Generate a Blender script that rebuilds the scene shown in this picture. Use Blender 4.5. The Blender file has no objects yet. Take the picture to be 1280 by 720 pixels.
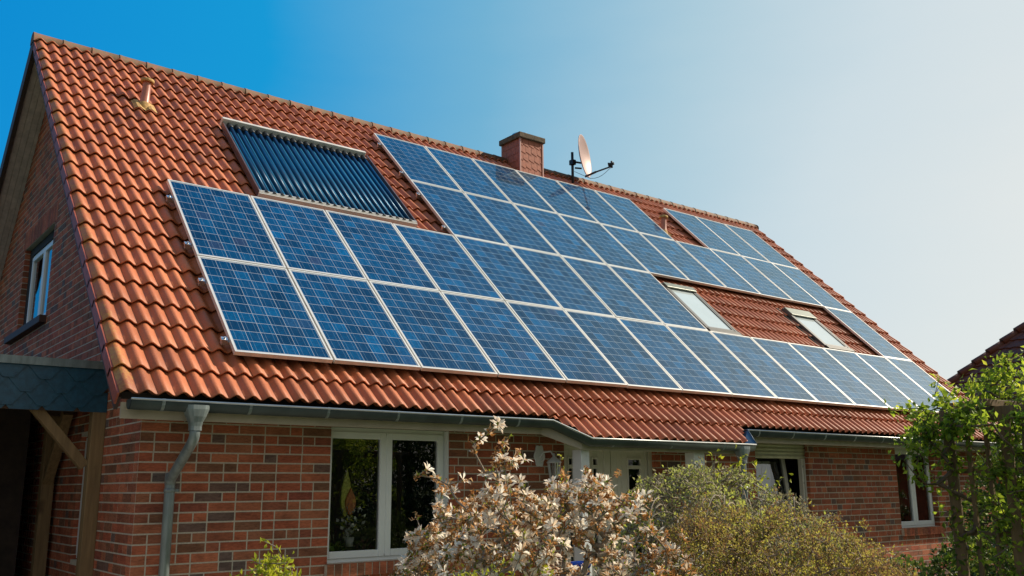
import bpy, math, random
import numpy as np
from mathutils import Matrix, Vector

random.seed(11)
RNG = np.random.default_rng(5)
PI = math.pi
scene = bpy.context.scene
col = scene.collection

# ---------------------------------------------------------------- camera
CAM = np.array([-3.161, -12.891, 1.75])
RW = np.array([[0.7870, -0.6170, -0.0070], [0.1250, 0.1710, -0.9770], [0.6040, 0.7680, 0.2120]])
# re-orthonormalise (right, down, forward)
_f = RW[2] / np.linalg.norm(RW[2])
_r = RW[0] - _f * (RW[0] @ _f); _r /= np.linalg.norm(_r)
_d = np.cross(_f, _r)
RW = np.array([_r, _d, _f])
cam_data = bpy.data.cameras.new('camera')
cam_data.sensor_width = 36.0
cam_data.lens = 1152.32 / 1280 * 36.0
cam_data.clip_start = 0.05
cam_data.clip_end = 4000
cam = bpy.data.objects.new('camera', cam_data)
col.objects.link(cam)
M = Matrix.Identity(4)
for i in range(3):
    M[i][0] = RW[0][i]; M[i][1] = -RW[1][i]; M[i][2] = -RW[2][i]; M[i][3] = CAM[i]
cam.matrix_world = M
scene.camera = cam

def at(px, py, d):
    """a point seen at (px, py) of the 1280x720 photograph, d metres in front of the viewpoint"""
    return CAM + RW.T @ np.array([(px - 640) / 1152.32, (py - 360) / 1152.32, 1.0]) * d

# ---------------------------------------------------------------- light
SUN = np.array([1.40, -0.42, 1.08]); SUN /= np.linalg.norm(SUN)
world = bpy.data.worlds.new('World'); scene.world = world; world.use_nodes = True
wn = world.node_tree.nodes; wl = world.node_tree.links
bg = wn['Background']
sky = wn.new('ShaderNodeTexSky'); sky.sky_type = 'NISHITA'; sky.sun_disc = False
sky.sun_elevation = math.asin(SUN[2]); sky.sun_rotation = math.atan2(SUN[0], SUN[1])
sky.air_density = 1.0; sky.dust_density = 2.2; sky.ozone_density = 2.0; sky.altitude = 0
hs = wn.new('ShaderNodeHueSaturation'); hs.inputs['Hue'].default_value = 0.487; hs.inputs['Saturation'].default_value = 1.35
hs.inputs['Value'].default_value = 1.0
wl.new(sky.outputs[0], hs.inputs['Color'])
# pale haze in the air around the sun, deep blue away from it (by direction in the world)
wtc = wn.new('ShaderNodeTexCoord')
wdot = wn.new('ShaderNodeVectorMath'); wdot.operation = 'DOT_PRODUCT'; wdot.inputs[1].default_value = tuple(SUN)
wl.new(wtc.outputs['Generated'], wdot.inputs[0])
wsep = wn.new('ShaderNodeSeparateXYZ'); wl.new(wtc.outputs['Generated'], wsep.inputs[0])
wm = wn.new('ShaderNodeMath'); wm.operation = 'MULTIPLY_ADD'; wm.inputs[1].default_value = -0.72; wm.inputs[2].default_value = 0.34
wl.new(wsep.outputs[2], wm.inputs[0])
wh_ = wn.new('ShaderNodeMapRange'); wh_.inputs['From Min'].default_value = 0.52; wh_.inputs['From Max'].default_value = 0.85; wh_.inputs['To Min'].default_value = 0.0; wh_.inputs['To Max'].default_value = -0.22
wl.new(wsep.outputs[2], wh_.inputs['Value'])
wa0 = wn.new('ShaderNodeMath'); wa0.operation = 'ADD'; wl.new(wh_.outputs[0], wa0.inputs[0]); wl.new(wm.outputs[0], wa0.inputs[1])
wa = wn.new('ShaderNodeMath'); wa.operation = 'ADD'; wl.new(wdot.outputs['Value'], wa.inputs[0]); wl.new(wa0.outputs[0], wa.inputs[1])
wno = wn.new('ShaderNodeTexNoise'); wno.inputs['Scale'].default_value = 2.2; wno.inputs['Detail'].default_value = 5; wno.inputs['Roughness'].default_value = 0.55
wmp = wn.new('ShaderNodeMapping'); wmp.inputs['Scale'].default_value = (1, 1, 3.5); wl.new(wtc.outputs['Generated'], wmp.inputs[0]); wl.new(wmp.outputs[0], wno.inputs['Vector'])
wc = wn.new('ShaderNodeMath'); wc.operation = 'MULTIPLY_ADD'; wc.inputs[1].default_value = 0.10; wl.new(wno.outputs[0], wc.inputs[0]); wl.new(wa.outputs[0], wc.inputs[2])
wr = wn.new('ShaderNodeValToRGB'); wl.new(wc.outputs[0], wr.inputs[0])
e_ = wr.color_ramp.elements
SKYK = 8.3
def _sk(c): return (c[0], c[1], c[2], 1)
e_[0].position = 0.18; e_[0].color = _sk((0.000, 0.26, 0.66))
e_[1].position = 0.99; e_[1].color = _sk((0.77, 0.80, 0.78))
for p_, c_ in ((0.40, (0.004, 0.32, 0.68)), (0.58, (0.17, 0.45, 0.66)), (0.72, (0.42, 0.61, 0.71)), (0.85, (0.63, 0.73, 0.77))):
    x_ = e_.new(p_); x_.color = _sk(c_)
wk = wn.new('ShaderNodeVectorMath'); wk.operation = 'SCALE'; wk.inputs['Scale'].default_value = SKYK; wl.new(wr.outputs[0], wk.inputs[0])
wx = wn.new('ShaderNodeMix'); wx.data_type = 'RGBA'; wx.inputs[0].default_value = 0.93
wl.new(hs.outputs[0], wx.inputs[6]); wl.new(wk.outputs[0], wx.inputs[7])
# unseen broken cloud added behind the viewpoint as neutral fill for shaded sides
wb = wn.new('ShaderNodeVectorMath'); wb.operation = 'DOT_PRODUCT'; wb.inputs[1].default_value = (-0.62, -0.78, 0.0); wl.new(wtc.outputs['Generated'], wb.inputs[0])
wb2 = wn.new('ShaderNodeMapRange'); wb2.inputs['From Min'].default_value = -0.12; wb2.inputs['From Max'].default_value = 0.45; wl.new(wb.outputs['Value'], wb2.inputs['Value'])
wcn = wn.new('ShaderNodeTexNoise'); wcn.inputs['Scale'].default_value = 3.0; wcn.inputs['Detail'].default_value = 6; wl.new(wmp.outputs[0], wcn.inputs['Vector'])
wcr = wn.new('ShaderNodeMapRange'); wcr.inputs['From Min'].default_value = 0.32; wcr.inputs['From Max'].default_value = 0.52; wl.new(wcn.outputs[0], wcr.inputs['Value'])
wcm = wn.new('ShaderNodeMath'); wcm.operation = 'MULTIPLY'; wl.new(wb2.outputs[0], wcm.inputs[0]); wl.new(wcr.outputs[0], wcm.inputs[1])
wy = wn.new('ShaderNodeMix'); wy.data_type = 'RGBA'; wl.new(wcm.outputs[0], wy.inputs[0]); wl.new(wx.outputs[2], wy.inputs[6]); wy.inputs[7].default_value = (4.0, 3.6, 3.1, 1)
wl.new(wy.outputs[2], bg.inputs['Color'])
bg.inputs['Strength'].default_value = 0.10
sd = bpy.data.lights.new('sun', 'SUN'); sd.energy = 5.0; sd.angle = math.radians(0.5); sd.color = (1.0, 0.87, 0.70)
sun = bpy.data.objects.new('sun', sd); col.objects.link(sun)
sun.rotation_euler = Vector((-SUN[0], -SUN[1], -SUN[2])).to_track_quat('-Z', 'Y').to_euler()
sun.location = (20, -10, 20)
vs = scene.view_settings
vs.view_transform = 'Standard'; vs.look = 'None'; vs.exposure = 0.29; vs.gamma = 1.0; vs.use_curve_mapping = False

# ---------------------------------------------------------------- helpers
def tag(o, label=None, cat=None, group=None, kind=None):
    if label: o['label'] = label
    if cat: o['category'] = cat
    if group: o['group'] = group
    if kind: o['kind'] = kind
    return o

def link(o, parent=None, mw=None):
    col.objects.link(o)
    if mw is None: mw = Matrix.Identity(4)
    if parent is not None:
        o.parent = parent
        o.matrix_parent_inverse = parent['_mw_inv'] if False else WORLD[parent.name].inverted()
    o.matrix_basis = mw
    WORLD[o.name] = mw.copy()
    return o
WORLD = {}

def empty(name, loc=(0, 0, 0), mw=None, label=None, cat=None, group=None):
    o = bpy.data.objects.new(name, None); o.empty_display_size = 0.2
    link(o, None, mw if mw is not None else Matrix.Translation(Vector(loc)))
    return tag(o, label, cat, group)

class MB:
    def __init__(s): s.v = []; s.f = []; s.m = []; s.r = []; s.cur = 0; s.rnd = 0.5; s.smooth = False; s.sm = []
    def verts(s, vs_):
        i = len(s.v); s.v.extend([tuple(float(c) for c in p) for p in vs_]); return i
    def face(s, idx):
        s.f.append(tuple(idx)); s.m.append(s.cur); s.r.append(s.rnd); s.sm.append(s.smooth)
    def quad(s, a, b, c, d):
        i = s.verts([a, b, c, d]); s.face((i, i + 1, i + 2, i + 3))
    def box(s, x0, x1, y0, y1, z0, z1):
        i = s.verts([(x0, y0, z0), (x1, y0, z0), (x1, y1, z0), (x0, y1, z0), (x0, y0, z1), (x1, y0, z1), (x1, y1, z1), (x0, y1, z1)])
        for q in ((3, 2, 1, 0), (4, 5, 6, 7), (0, 1, 5, 4), (1, 2, 6, 5), (2, 3, 7, 6), (3, 0, 4, 7)): s.face([i + k for k in q])
    def bar(s, a, b, w, h, up=(0, 0, 1)):
        a = np.array(a, float); b = np.array(b, float); d = b - a; d /= np.linalg.norm(d)
        x = np.cross(d, up); x /= np.linalg.norm(x); y = np.cross(x, d)
        x = x * w / 2; y = y * h / 2
        i = s.verts([a - x - y, a + x - y, a + x + y, a - x + y, b - x - y, b + x - y, b + x + y, b - x + y])
        for q in ((3, 2, 1, 0), (4, 5, 6, 7), (0, 1, 5, 4), (1, 2, 6, 5), (2, 3, 7, 6), (3, 0, 4, 7)): s.face([i + k for k in q])
    def prism(s, poly, ext):
        n = len(poly); ext = np.array(ext, float); P = [np.array(p, float) for p in poly]
        i = s.verts(P + [p + ext for p in P])
        s.face([i + k for k in range(n)][::-1]); s.face([i + n + k for k in range(n)])
        for k in range(n): s.face((i + k, i + (k + 1) % n, i + n + (k + 1) % n, i + n + k))
    def tube(s, pts, rad, n=8, caps=True):
        pts = [np.array(p, float) for p in pts]
        if np.isscalar(rad): rad = [rad] * len(pts)
        rings = []
        x = None
        for k, p in enumerate(pts):
            d = (pts[min(k + 1, len(pts) - 1)] - pts[max(k - 1, 0)]); d = d / (np.linalg.norm(d) + 1e-9)
            if x is None:
                x = np.cross(d, (0.13, 0.31, 0.94)); 
                if np.linalg.norm(x) < 1e-3: x = np.cross(d, (1, 0, 0))
            x = x - d * (x @ d); x /= np.linalg.norm(x); y = np.cross(d, x)
            rings.append(s.verts([p + rad[k] * (math.cos(2 * PI * j / n) * x + math.sin(2 * PI * j / n) * y) for j in range(n)]))
        sm = s.smooth; s.smooth = n > 5
        for a, b in zip(rings, rings[1:]):
            for j in range(n): s.face((a + j, a + (j + 1) % n, b + (j + 1) % n, b + j))
        s.smooth = sm
        if caps:
            s.face([rings[0] + j for j in range(n)][::-1]); s.face([rings[-1] + j for j in range(n)])
    def sweep(s, prof, frames, closed=False):
        """prof: list of (a, b); frames: list of (origin, A, B)"""
        rings = [s.verts([np.array(o) + p[0] * np.array(A) + p[1] * np.array(B) for p in prof]) for o, A, B in frames]
        n = len(prof)
        for a, b in zip(rings, rings[1:]):
            for j in range(n if closed else n - 1): s.face((a + j, a + (j + 1) % n, b + (j + 1) % n, b + j))
        if closed:
            s.face([rings[0] + j for j in range(n)][::-1]); s.face([rings[-1] + j for j in range(n)])
    def lathe(s, prof, n=24, mat=None):
        """prof: (r, z); mat: Matrix 4x4"""
        rings = []
        for r, z in prof:
            P = [(r * math.cos(2 * PI * j / n), r * math.sin(2 * PI * j / n), z) for j in range(n)]
            if mat is not None: P = [tuple(mat @ Vector(p)) for p in P]
            rings.append(s.verts(P))
        sm = s.smooth; s.smooth = True
        for a, b in zip(rings, rings[1:]):
            for j in range(n): s.face((a + j, a + (j + 1) % n, b + (j + 1) % n, b + j))
        s.smooth = sm
        return rings
    def build(s, name, mats, parent=None, mw=None, bevel=0):
        me = bpy.data.meshes.new(name); me.from_pydata(s.v, [], s.f)
        if not isinstance(mats, (list, tuple)): mats = [mats]
        for m in mats: me.materials.append(m)
        me.polygons.foreach_set('material_index', s.m)
        me.polygons.foreach_set('use_smooth', s.sm)
        at_ = me.attributes.new('rnd', 'FLOAT', 'FACE'); at_.data.foreach_set('value', s.r)
        me.update()
        o = bpy.data.objects.new(name, me)
        # vertices given in world coordinates unless mw says otherwise
        link(o, parent, mw)
        if bevel:
            b = o.modifiers.new('bevel', 'BEVEL'); b.width = bevel; b.segments = 2; b.limit_method = 'ANGLE'; b.angle_limit = math.radians(40)
        return o

def rect_sub(rects, hole):
    out = []
    hx0, hx1, hz0, hz1 = hole
    for x0, x1, z0, z1 in rects:
        if x1 <= hx0 or x0 >= hx1 or z1 <= hz0 or z0 >= hz1: out.append((x0, x1, z0, z1)); continue
        if x0 < hx0: out.append((x0, hx0, z0, z1))
        if x1 > hx1: out.append((hx1, x1, z0, z1))
        a, b = max(x0, hx0), min(x1, hx1)
        if z0 < hz0: out.append((a, b, z0, hz0))
        if z1 > hz1: out.append((a, b, hz1, z1))
    return out

def clip_poly(P, lines):
    for (a, b, c) in lines:        # keep a*x + b*z <= c
        Q = []
        for k in range(len(P)):
            p, q = P[k], P[(k + 1) % len(P)]
            dp = a * p[0] + b * p[1] - c; dq = a * q[0] + b * q[1] - c
            if dp <= 0: Q.append(p)
            if (dp < 0) != (dq < 0) and dp != dq:
                t = dp / (dp - dq); Q.append((p[0] + t * (q[0] - p[0]), p[1] + t * (q[1] - p[1])))
        P = Q
        if len(P) < 3: return []
    return P

# ---------------------------------------------------------------- materials
def mat(name):
    m = bpy.data.materials.new(name); m.use_nodes = True
    nt = m.node_tree; b = nt.nodes['Principled BSDF']
    return m, nt, nt.nodes, nt.links, b

def ramp(nodes, stops, interp='LINEAR'):
    r = nodes.new('ShaderNodeValToRGB'); r.color_ramp.interpolation = interp
    e = r.color_ramp.elements
    e[0].position, e[0].color = stops[0][0], (*stops[0][1], 1)
    e[1].position, e[1].color = stops[-1][0], (*stops[-1][1], 1)
    for p, c in stops[1:-1]:
        x = e.new(p); x.color = (*c, 1)
    return r

def noise(nodes, links, scale, detail=4, rough=0.55, coord='Object', vec=None, stretch=None):
    n = nodes.new('ShaderNodeTexNoise'); n.inputs['Scale'].default_value = scale
    n.inputs['Detail'].default_value = detail; n.inputs['Roughness'].default_value = rough
    if vec is None:
        tc = nodes.new('ShaderNodeTexCoord'); vec = tc.outputs[coord]
    if stretch:
        mp = nodes.new('ShaderNodeMapping'); mp.inputs['Scale'].default_value = stretch
        links.new(vec, mp.inputs['Vector']); vec = mp.outputs[0]
    links.new(vec, n.inputs['Vector'])
    return n

def mix(nodes, links, fac, a, b, mode='MIX'):
    m = nodes.new('ShaderNodeMix'); m.data_type = 'RGBA'; m.blend_type = mode
    for sock, val in ((m.inputs[0], fac), (m.inputs[6], a), (m.inputs[7], b)):
        if hasattr(val, 'node'): links.new(val, sock)
        elif isinstance(val, tuple): sock.default_value = (*val, 1)
        else: sock.default_value = val
    return m.outputs[2]

def math_(nodes, links, op, a, b=None, c=None):
    m = nodes.new('ShaderNodeMath'); m.operation = op
    for k, v_ in enumerate((a, b, c)):
        if v_ is None: continue
        if hasattr(v_, 'node'): links.new(v_, m.inputs[k])
        else: m.inputs[k].default_value = v_
    return m.outputs[0]

def bump(nodes, links, b, height, dist=0.01, strength=1.0):
    bp = nodes.new('ShaderNodeBump'); bp.inputs['Distance'].default_value = dist; bp.inputs['Strength'].default_value = strength
    links.new(height, bp.inputs['Height']); links.new(bp.outputs[0], b.inputs['Normal'])

def simple(name, c, rough=0.6, metal=0.0, nscale=8, var=0.15, spec=0.5, bmp=0.0, stretch=None):
    m, nt, N, L, b = mat(name)
    n = noise(N, L, nscale, 5, 0.6, stretch=stretch)
    lo = tuple(x * (1 - var) for x in c); hi = tuple(min(1, x * (1 + var)) for x in c)
    r = ramp(N, [(0.3, lo), (0.7, hi)]); L.new(n.outputs[0], r.inputs[0]); L.new(r.outputs[0], b.inputs['Base Color'])
    b.inputs['Roughness'].default_value = rough; b.inputs['Metallic'].default_value = metal
    b.inputs['Specular IOR Level'].default_value = spec
    if bmp: bump(N, L, b, n.outputs[0], bmp)
    return m

def attr(nodes, name='rnd'):
    a = nodes.new('ShaderNodeAttribute'); a.attribute_type = 'GEOMETRY'; a.attribute_name = name
    return a.outputs['Fac']

def brick_mat():
    m, nt, N, L, b = mat('brick')
    r = ramp(N, [(0.0, (0.13, 0.10, 0.09)), (0.11, (0.16, 0.09, 0.07)), (0.13, (0.19, 0.095, 0.055)), (0.3, (0.27, 0.092, 0.050)), (0.5, (0.36, 0.098, 0.050)), (0.75, (0.43, 0.140, 0.070)), (0.9, (0.30, 0.12, 0.065)), (1.0, (0.24, 0.066, 0.042))])
    L.new(attr(N), r.inputs[0])
    n = noise(N, L, 22, 6, 0.7, stretch=(1, 1, 4.0))
    n2 = noise(N, L, 5, 4, 0.6, stretch=(1, 1, 2.0))
    r1 = ramp(N, [(0.3, (0.45, 0.42, 0.42)), (0.62, (1.25, 1.2, 1.15))]); L.new(n.outputs[0], r1.inputs[0])
    c = mix(N, L, 0.75, r.outputs[0], r1.outputs[0], 'MULTIPLY')
    r2 = ramp(N, [(0.35, (0.62, 0.6, 0.6)), (0.55, (1.08, 1.08, 1.08))]); L.new(n2.outputs[0], r2.inputs[0])
    c = mix(N, L, 0.7, c, r2.outputs[0], 'MULTIPLY')
    L.new(c, b.inputs['Base Color']); b.inputs['Roughness'].default_value = 0.85
    b.inputs['Specular IOR Level'].default_value = 0.25
    bump(N, L, b, n.outputs[0], 0.004)
    return m

def tile_mat(dark=1.0, name='roof_tile', lichen=True):
    m, nt, N, L, b = mat(name)
    base = [(0.0, (0.36, 0.115, 0.048)), (0.5, (0.50, 0.155, 0.062)), (1.0, (0.58, 0.195, 0.080))]
    r = ramp(N, [(p, tuple(x * dark for x in c)) for p, c in base]); L.new(attr(N), r.inputs[0])
    tc = N.new('ShaderNodeTexCoord')
    n = noise(N, L, 55, 6, 0.75, vec=tc.outputs['Object'])
    r1 = ramp(N, [(0.3, (0.72, 0.70, 0.70)), (0.65, (1.12, 1.1, 1.1))]); L.new(n.outputs[0], r1.inputs[0])
    c = mix(N, L, 0.55, r.outputs[0], r1.outputs[0], 'MULTIPLY')
    n2 = noise(N, L, 1.6, 6, 0.7, vec=tc.outputs['Object'])
    r2 = ramp(N, [(0.35, (0.78, 0.76, 0.76)), (0.6, (1.05, 1.05, 1.05))]); L.new(n2.outputs[0], r2.inputs[0])
    c = mix(N, L, 0.8, c, r2.outputs[0], 'MULTIPLY')
    if lichen:
        sx = N.new('ShaderNodeSeparateXYZ'); L.new(tc.outputs['Object'], sx.inputs[0])
        # yellow lichen along the left verge, grey growth below the ridge
        e = math_(N, L, 'SUBTRACT', -0.93, sx.outputs[0]); e = math_(N, L, 'MULTIPLY', e, 3.2)
        n3 = noise(N, L, 26, 5, 0.75, vec=tc.outputs['Object'])
        n4 = noise(N, L, 2.2, 3, 0.6, vec=tc.outputs['Object'])
        k = math_(N, L, 'ADD', e, math_(N, L, 'MULTIPLY', math_(N, L, 'SUBTRACT', n3.outputs[0], 0.55), 3.0))
        k = math_(N, L, 'ADD', k, math_(N, L, 'MULTIPLY', math_(N, L, 'SUBTRACT', n4.outputs[0], 0.5), 2.0))
        cl = N.new('ShaderNodeClamp'); L.new(k, cl.inputs[0])
        c = mix(N, L, math_(N, L, 'MULTIPLY', cl.outputs[0], 0.7), c, (0.50, 0.33, 0.07))
        # scattered dark specks of moss
        n5 = noise(N, L, 70, 3, 0.8, vec=tc.outputs['Object'])
        rs = ramp(N, [(0.70, (0, 0, 0)), (0.76, (1, 1, 1))]); L.new(n5.outputs[0], rs.inputs[0])
        c = mix(N, L, math_(N, L, 'MULTIPLY', rs.outputs[0], 0.5), c, (0.10, 0.07, 0.04))
    L.new(c, b.inputs['Base Color']); b.inputs['Roughness'].default_value = 0.55
    b.inputs['Specular IOR Level'].default_value = 0.4
    bump(N, L, b, n.outputs[0], 0.0025)
    return m

def cell_mat():
    """6 x 10 polycrystalline cells on a white backing, panel-local metres"""
    m, nt, N, L, b = mat('solar_cells')
    tc = N.new('ShaderNodeTexCoord'); sx = N.new('ShaderNodeSeparateXYZ'); L.new(tc.outputs['Object'], sx.inputs[0])
    oi = N.new('ShaderNodeObjectInfo')
    mg = 0.012
    W = 0.99 - 2 * 0.028; H = 1.65 - 2 * 0.034
    u = math_(N, L, 'DIVIDE', math_(N, L, 'SUBTRACT', sx.outputs[0], 0.028), W / 6)
    v_ = math_(N, L, 'DIVIDE', math_(N, L, 'SUBTRACT', sx.outputs[1], 0.034), H / 10)
    fu = math_(N, L, 'FRACT', u); fv = math_(N, L, 'FRACT', v_)
    iu = math_(N, L, 'FLOOR', u); iv = math_(N, L, 'FLOOR', v_)
    du = math_(N, L, 'ABSOLUTE', math_(N, L, 'SUBTRACT', fu, 0.5)); dv = math_(N, L, 'ABSOLUTE', math_(N, L, 'SUBTRACT', fv, 0.5))
    gap = math_(N, L, 'GREATER_THAN', math_(N, L, 'MAXIMUM', du, math_(N, L, 'ADD', dv, 0.004)), 0.487)
    # margins
    outu = math_(N, L, 'MAXIMUM', math_(N, L, 'LESS_THAN', u, 0.0), math_(N, L, 'GREATER_THAN', u, 6.0))
    outv = math_(N, L, 'MAXIMUM', math_(N, L, 'LESS_THAN', v_, 0.0), math_(N, L, 'GREATER_THAN', v_, 10.0))
    gap = math_(N, L, 'MAXIMUM', gap, math_(N, L, 'MAXIMUM', outu, outv))
    # two bus bars per cell
    f2 = math_(N, L, 'ABSOLUTE', math_(N, L, 'SUBTRACT', math_(N, L, 'FRACT', math_(N, L, 'MULTIPLY', fu, 2.0)), 0.5))
    busb = math_(N, L, 'LESS_THAN', f2, 0.022)
    cb = N.new('ShaderNodeCombineXYZ'); L.new(iu, cb.inputs[0]); L.new(iv, cb.inputs[1]); L.new(math_(N, L, 'MULTIPLY', oi.outputs['Random'], 97.0), cb.inputs[2])
    wh = N.new('ShaderNodeTexWhiteNoise'); wh.noise_dimensions = '3D'; L.new(cb.outputs[0], wh.inputs['Vector'])
    cr = ramp(N, [(0.0, (0.000, 0.018, 0.058)), (0.35, (0.000, 0.032, 0.098)), (0.85, (0.000, 0.050, 0.145)), (0.96, (0.000, 0.075, 0.21)), (1.0, (0.020, 0.030, 0.075))])
    L.new(wh.outputs['Value'], cr.inputs[0])
    # crystals
    off = N.new('ShaderNodeVectorMath'); off.operation = 'ADD'; L.new(tc.outputs['Object'], off.inputs[0]); L.new(cb.outputs[0], off.inputs[1])
    vo = N.new('ShaderNodeTexVoronoi'); vo.inputs['Scale'].default_value = 55; L.new(off.outputs[0], vo.inputs['Vector'])
    hsv = N.new('ShaderNodeSeparateColor'); L.new(vo.outputs['Color'], hsv.inputs[0])
    cc = ramp(N, [(0.0, (0.72, 0.72, 0.76)), (1.0, (1.3, 1.25, 1.2))]); L.new(hsv.outputs[0], cc.inputs[0])
    c = mix(N, L, 1.0, cr.outputs[0], cc.outputs[0], 'MULTIPLY')
    # panel to panel tone
    pt = ramp(N, [(0.0, (0.80, 0.88, 0.86)), (1.0, (1.12, 1.12, 1.10))]); L.new(oi.outputs['Random'], pt.inputs[0])
    c = mix(N, L, 1.0, c, pt.outputs[0], 'MULTIPLY')
    c = mix(N, L, math_(N, L, 'MULTIPLY', busb, 0.55), c, (0.16, 0.24, 0.32))
    c = mix(N, L, math_(N, L, 'MULTIPLY', gap, 0.85), c, (0.42, 0.46, 0.50))
    # faint dust
    n = noise(N, L, 3, 5, 0.65); rd = ramp(N, [(0.4, (0, 0, 0)), (0.8, (0.02, 0.02, 0.02))]); L.new(n.outputs[0], rd.inputs[0])
    c = mix(N, L, rd.outputs[0], c, (0.35, 0.34, 0.31))
    L.new(c, b.inputs['Base Color'])
    b.inputs['Roughness'].default_value = 0.5; b.inputs['Specular IOR Level'].default_value = 0.05
    nb = noise(N, L, 2.3, 2, 0.5, coord='Object')
    bp = N.new('ShaderNodeBump'); bp.inputs['Distance'].default_value = 0.0009; L.new(nb.outputs[0], bp.inputs['Height'])
    gl = N.new('ShaderNodeBsdfGlossy'); gl.inputs['Roughness'].default_value = 0.035; gl.inputs['Color'].default_value = (0.38, 0.74, 0.88, 1); L.new(bp.outputs[0], gl.inputs['Normal'])
    fr = N.new('ShaderNodeFresnel'); fr.inputs[0].default_value = 1.42
    ms = N.new('ShaderNodeMixShader'); L.new(fr.outputs[0], ms.inputs[0]); L.new(b.outputs[0], ms.inputs[1]); L.new(gl.outputs[0], ms.inputs[2])
    L.new(ms.outputs[0], N['Material Output'].inputs[0])
    return m

def glass_mat(name='window_glass', tint=(0.85, 0.88, 0.87), boost=2.4):
    m, nt, N, L, b = mat(name)
    N.remove(b); out = N['Material Output']
    tr = N.new('ShaderNodeBsdfTransparent'); tr.inputs[0].default_value = (*tint, 1)
    gl = N.new('ShaderNodeBsdfGlossy'); gl.inputs['Roughness'].default_value = 0.004
    fr = N.new('ShaderNodeFresnel'); fr.inputs[0].default_value = 1.52
    n = noise(N, L, 1.7, 2, 0.5); bp = N.new('ShaderNodeBump'); bp.inputs['Distance'].default_value = 0.0012; L.new(n.outputs[0], bp.inputs['Height'])
    L.new(bp.outputs[0], gl.inputs['Normal'])
    ms = N.new('ShaderNodeMixShader'); L.new(math_(N, L, 'MULTIPLY', fr.outputs[0], boost), ms.inputs[0])
    L.new(tr.outputs[0], ms.inputs[1]); L.new(gl.outputs[0], ms.inputs[2]); L.new(ms.outputs[0], out.inputs[0])
    return m

def leaf_mat(name, stops, trans=0.35, rough=0.5):
    m, nt, N, L, b = mat(name)
    r = ramp(N, stops); L.new(attr(N), r.inputs[0])
    L.new(r.outputs[0], b.inputs['Base Color']); b.inputs['Roughness'].default_value = rough; b.inputs['Specular IOR Level'].default_value = 0.35
    t = N.new('ShaderNodeBsdfTranslucent'); L.new(r.outputs[0], t.inputs[0])
    ms = N.new('ShaderNodeMixShader'); ms.inputs[0].default_value = trans
    L.new(b.outputs[0], ms.inputs[1]); L.new(t.outputs[0], ms.inputs[2]); L.new(ms.outputs[0], N['Material Output'].inputs[0])
    return m

def wood_mat(name, c1, c2, scale=3, stretch=(9, 9, 0.7)):
    m, nt, N, L, b = mat(name)
    n = noise(N, L, scale, 6, 0.65, stretch=stretch)
    r = ramp(N, [(0.3, c1), (0.7, c2)]); L.new(n.outputs[0], r.inputs[0])
    k = noise(N, L, 2.7, 2, 0.5); rk = ramp(N, [(0.66, (1, 1, 1)), (0.74, (0.35, 0.28, 0.25))]); L.new(k.outputs[0], rk.inputs[0])
    c = mix(N, L, 0.8, r.outputs[0], rk.outputs[0], 'MULTIPLY')
    L.new(c, b.inputs['Base Color']); b.inputs['Roughness'].default_value = 0.75
    bump(N, L, b, n.outputs[0], 0.002)
    return m

BRICK = brick_mat()
MORTAR = simple('mortar', (0.50, 0.45, 0.36), 0.9, nscale=60, var=0.2, spec=0.2, bmp=0.002)
TILE = tile_mat()
TILE_R = tile_mat(0.85, 'verge_tile', lichen=False)
TILE_DK = tile_mat(0.22, 'brown_roof_tile', lichen=False)
def ridge_mat():
    m, nt, N, L, b = mat('ridge_tile')
    n = noise(N, L, 14, 6, 0.75)
    r = ramp(N, [(0.34, (0.22, 0.07, 0.035)), (0.46, (0.15, 0.07, 0.035)), (0.56, (0.12, 0.08, 0.035)), (0.68, (0.08, 0.06, 0.04))])
    L.new(n.outputs[0], r.inputs[0]); L.new(r.outputs[0], b.inputs['Base Color']); b.inputs['Roughness'].default_value = 0.8
    bump(N, L, b, n.outputs[0], 0.006)
    return m
RIDGE = ridge_mat()
CELLS = cell_mat()
FRAME = simple('anodised_frame', (0.66, 0.65, 0.61), 0.42, 0.25, 6, 0.08)
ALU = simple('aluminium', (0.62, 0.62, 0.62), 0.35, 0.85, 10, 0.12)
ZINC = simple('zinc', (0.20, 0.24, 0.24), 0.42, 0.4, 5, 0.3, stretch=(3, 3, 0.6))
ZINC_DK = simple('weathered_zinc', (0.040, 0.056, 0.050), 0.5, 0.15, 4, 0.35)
ZINC_LIP = simple('bright_zinc_edge', (0.52, 0.55, 0.54), 0.35, 0.6, 5, 0.15)
CREAM = simple('cream_paint', (0.42, 0.36, 0.26), 0.55, 0, 5, 0.14)
PVC = simple('white_pvc', (0.72, 0.74, 0.73), 0.32, 0, 3, 0.04)
DOORP = simple('door_paint', (0.60, 0.57, 0.50), 0.4, 0, 3, 0.06)
SOFFIT = simple('grey_boards', (0.60, 0.50, 0.44), 0.7, 0, 12, 0.2, stretch=(1, 1, 1))
DARK = simple('dark_gap', (0.015, 0.014, 0.013), 0.9)
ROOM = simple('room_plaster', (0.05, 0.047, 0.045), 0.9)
GLASS = glass_mat(); DGLASS = glass_mat('door_pane_glass', (0.5, 0.55, 0.5), 1.0)
SLATE = simple('blue_slate', (0.014, 0.065, 0.105), 0.42, 0, 20, 0.3, bmp=0.002)
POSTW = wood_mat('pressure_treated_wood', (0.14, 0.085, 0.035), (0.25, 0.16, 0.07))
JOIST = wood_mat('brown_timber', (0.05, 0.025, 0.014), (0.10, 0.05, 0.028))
TRELLIS = wood_mat('weathered_pine', (0.09, 0.055, 0.025), (0.22, 0.14, 0.06))
COPPER = simple('red_lead_slab', (0.36, 0.11, 0.06), 0.7, 0, 20, 0.25, bmp=0.002)
CONC = simple('mossy_concrete', (0.11, 0.08, 0.05), 0.9, 0, 18, 0.55, bmp=0.006)
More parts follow.
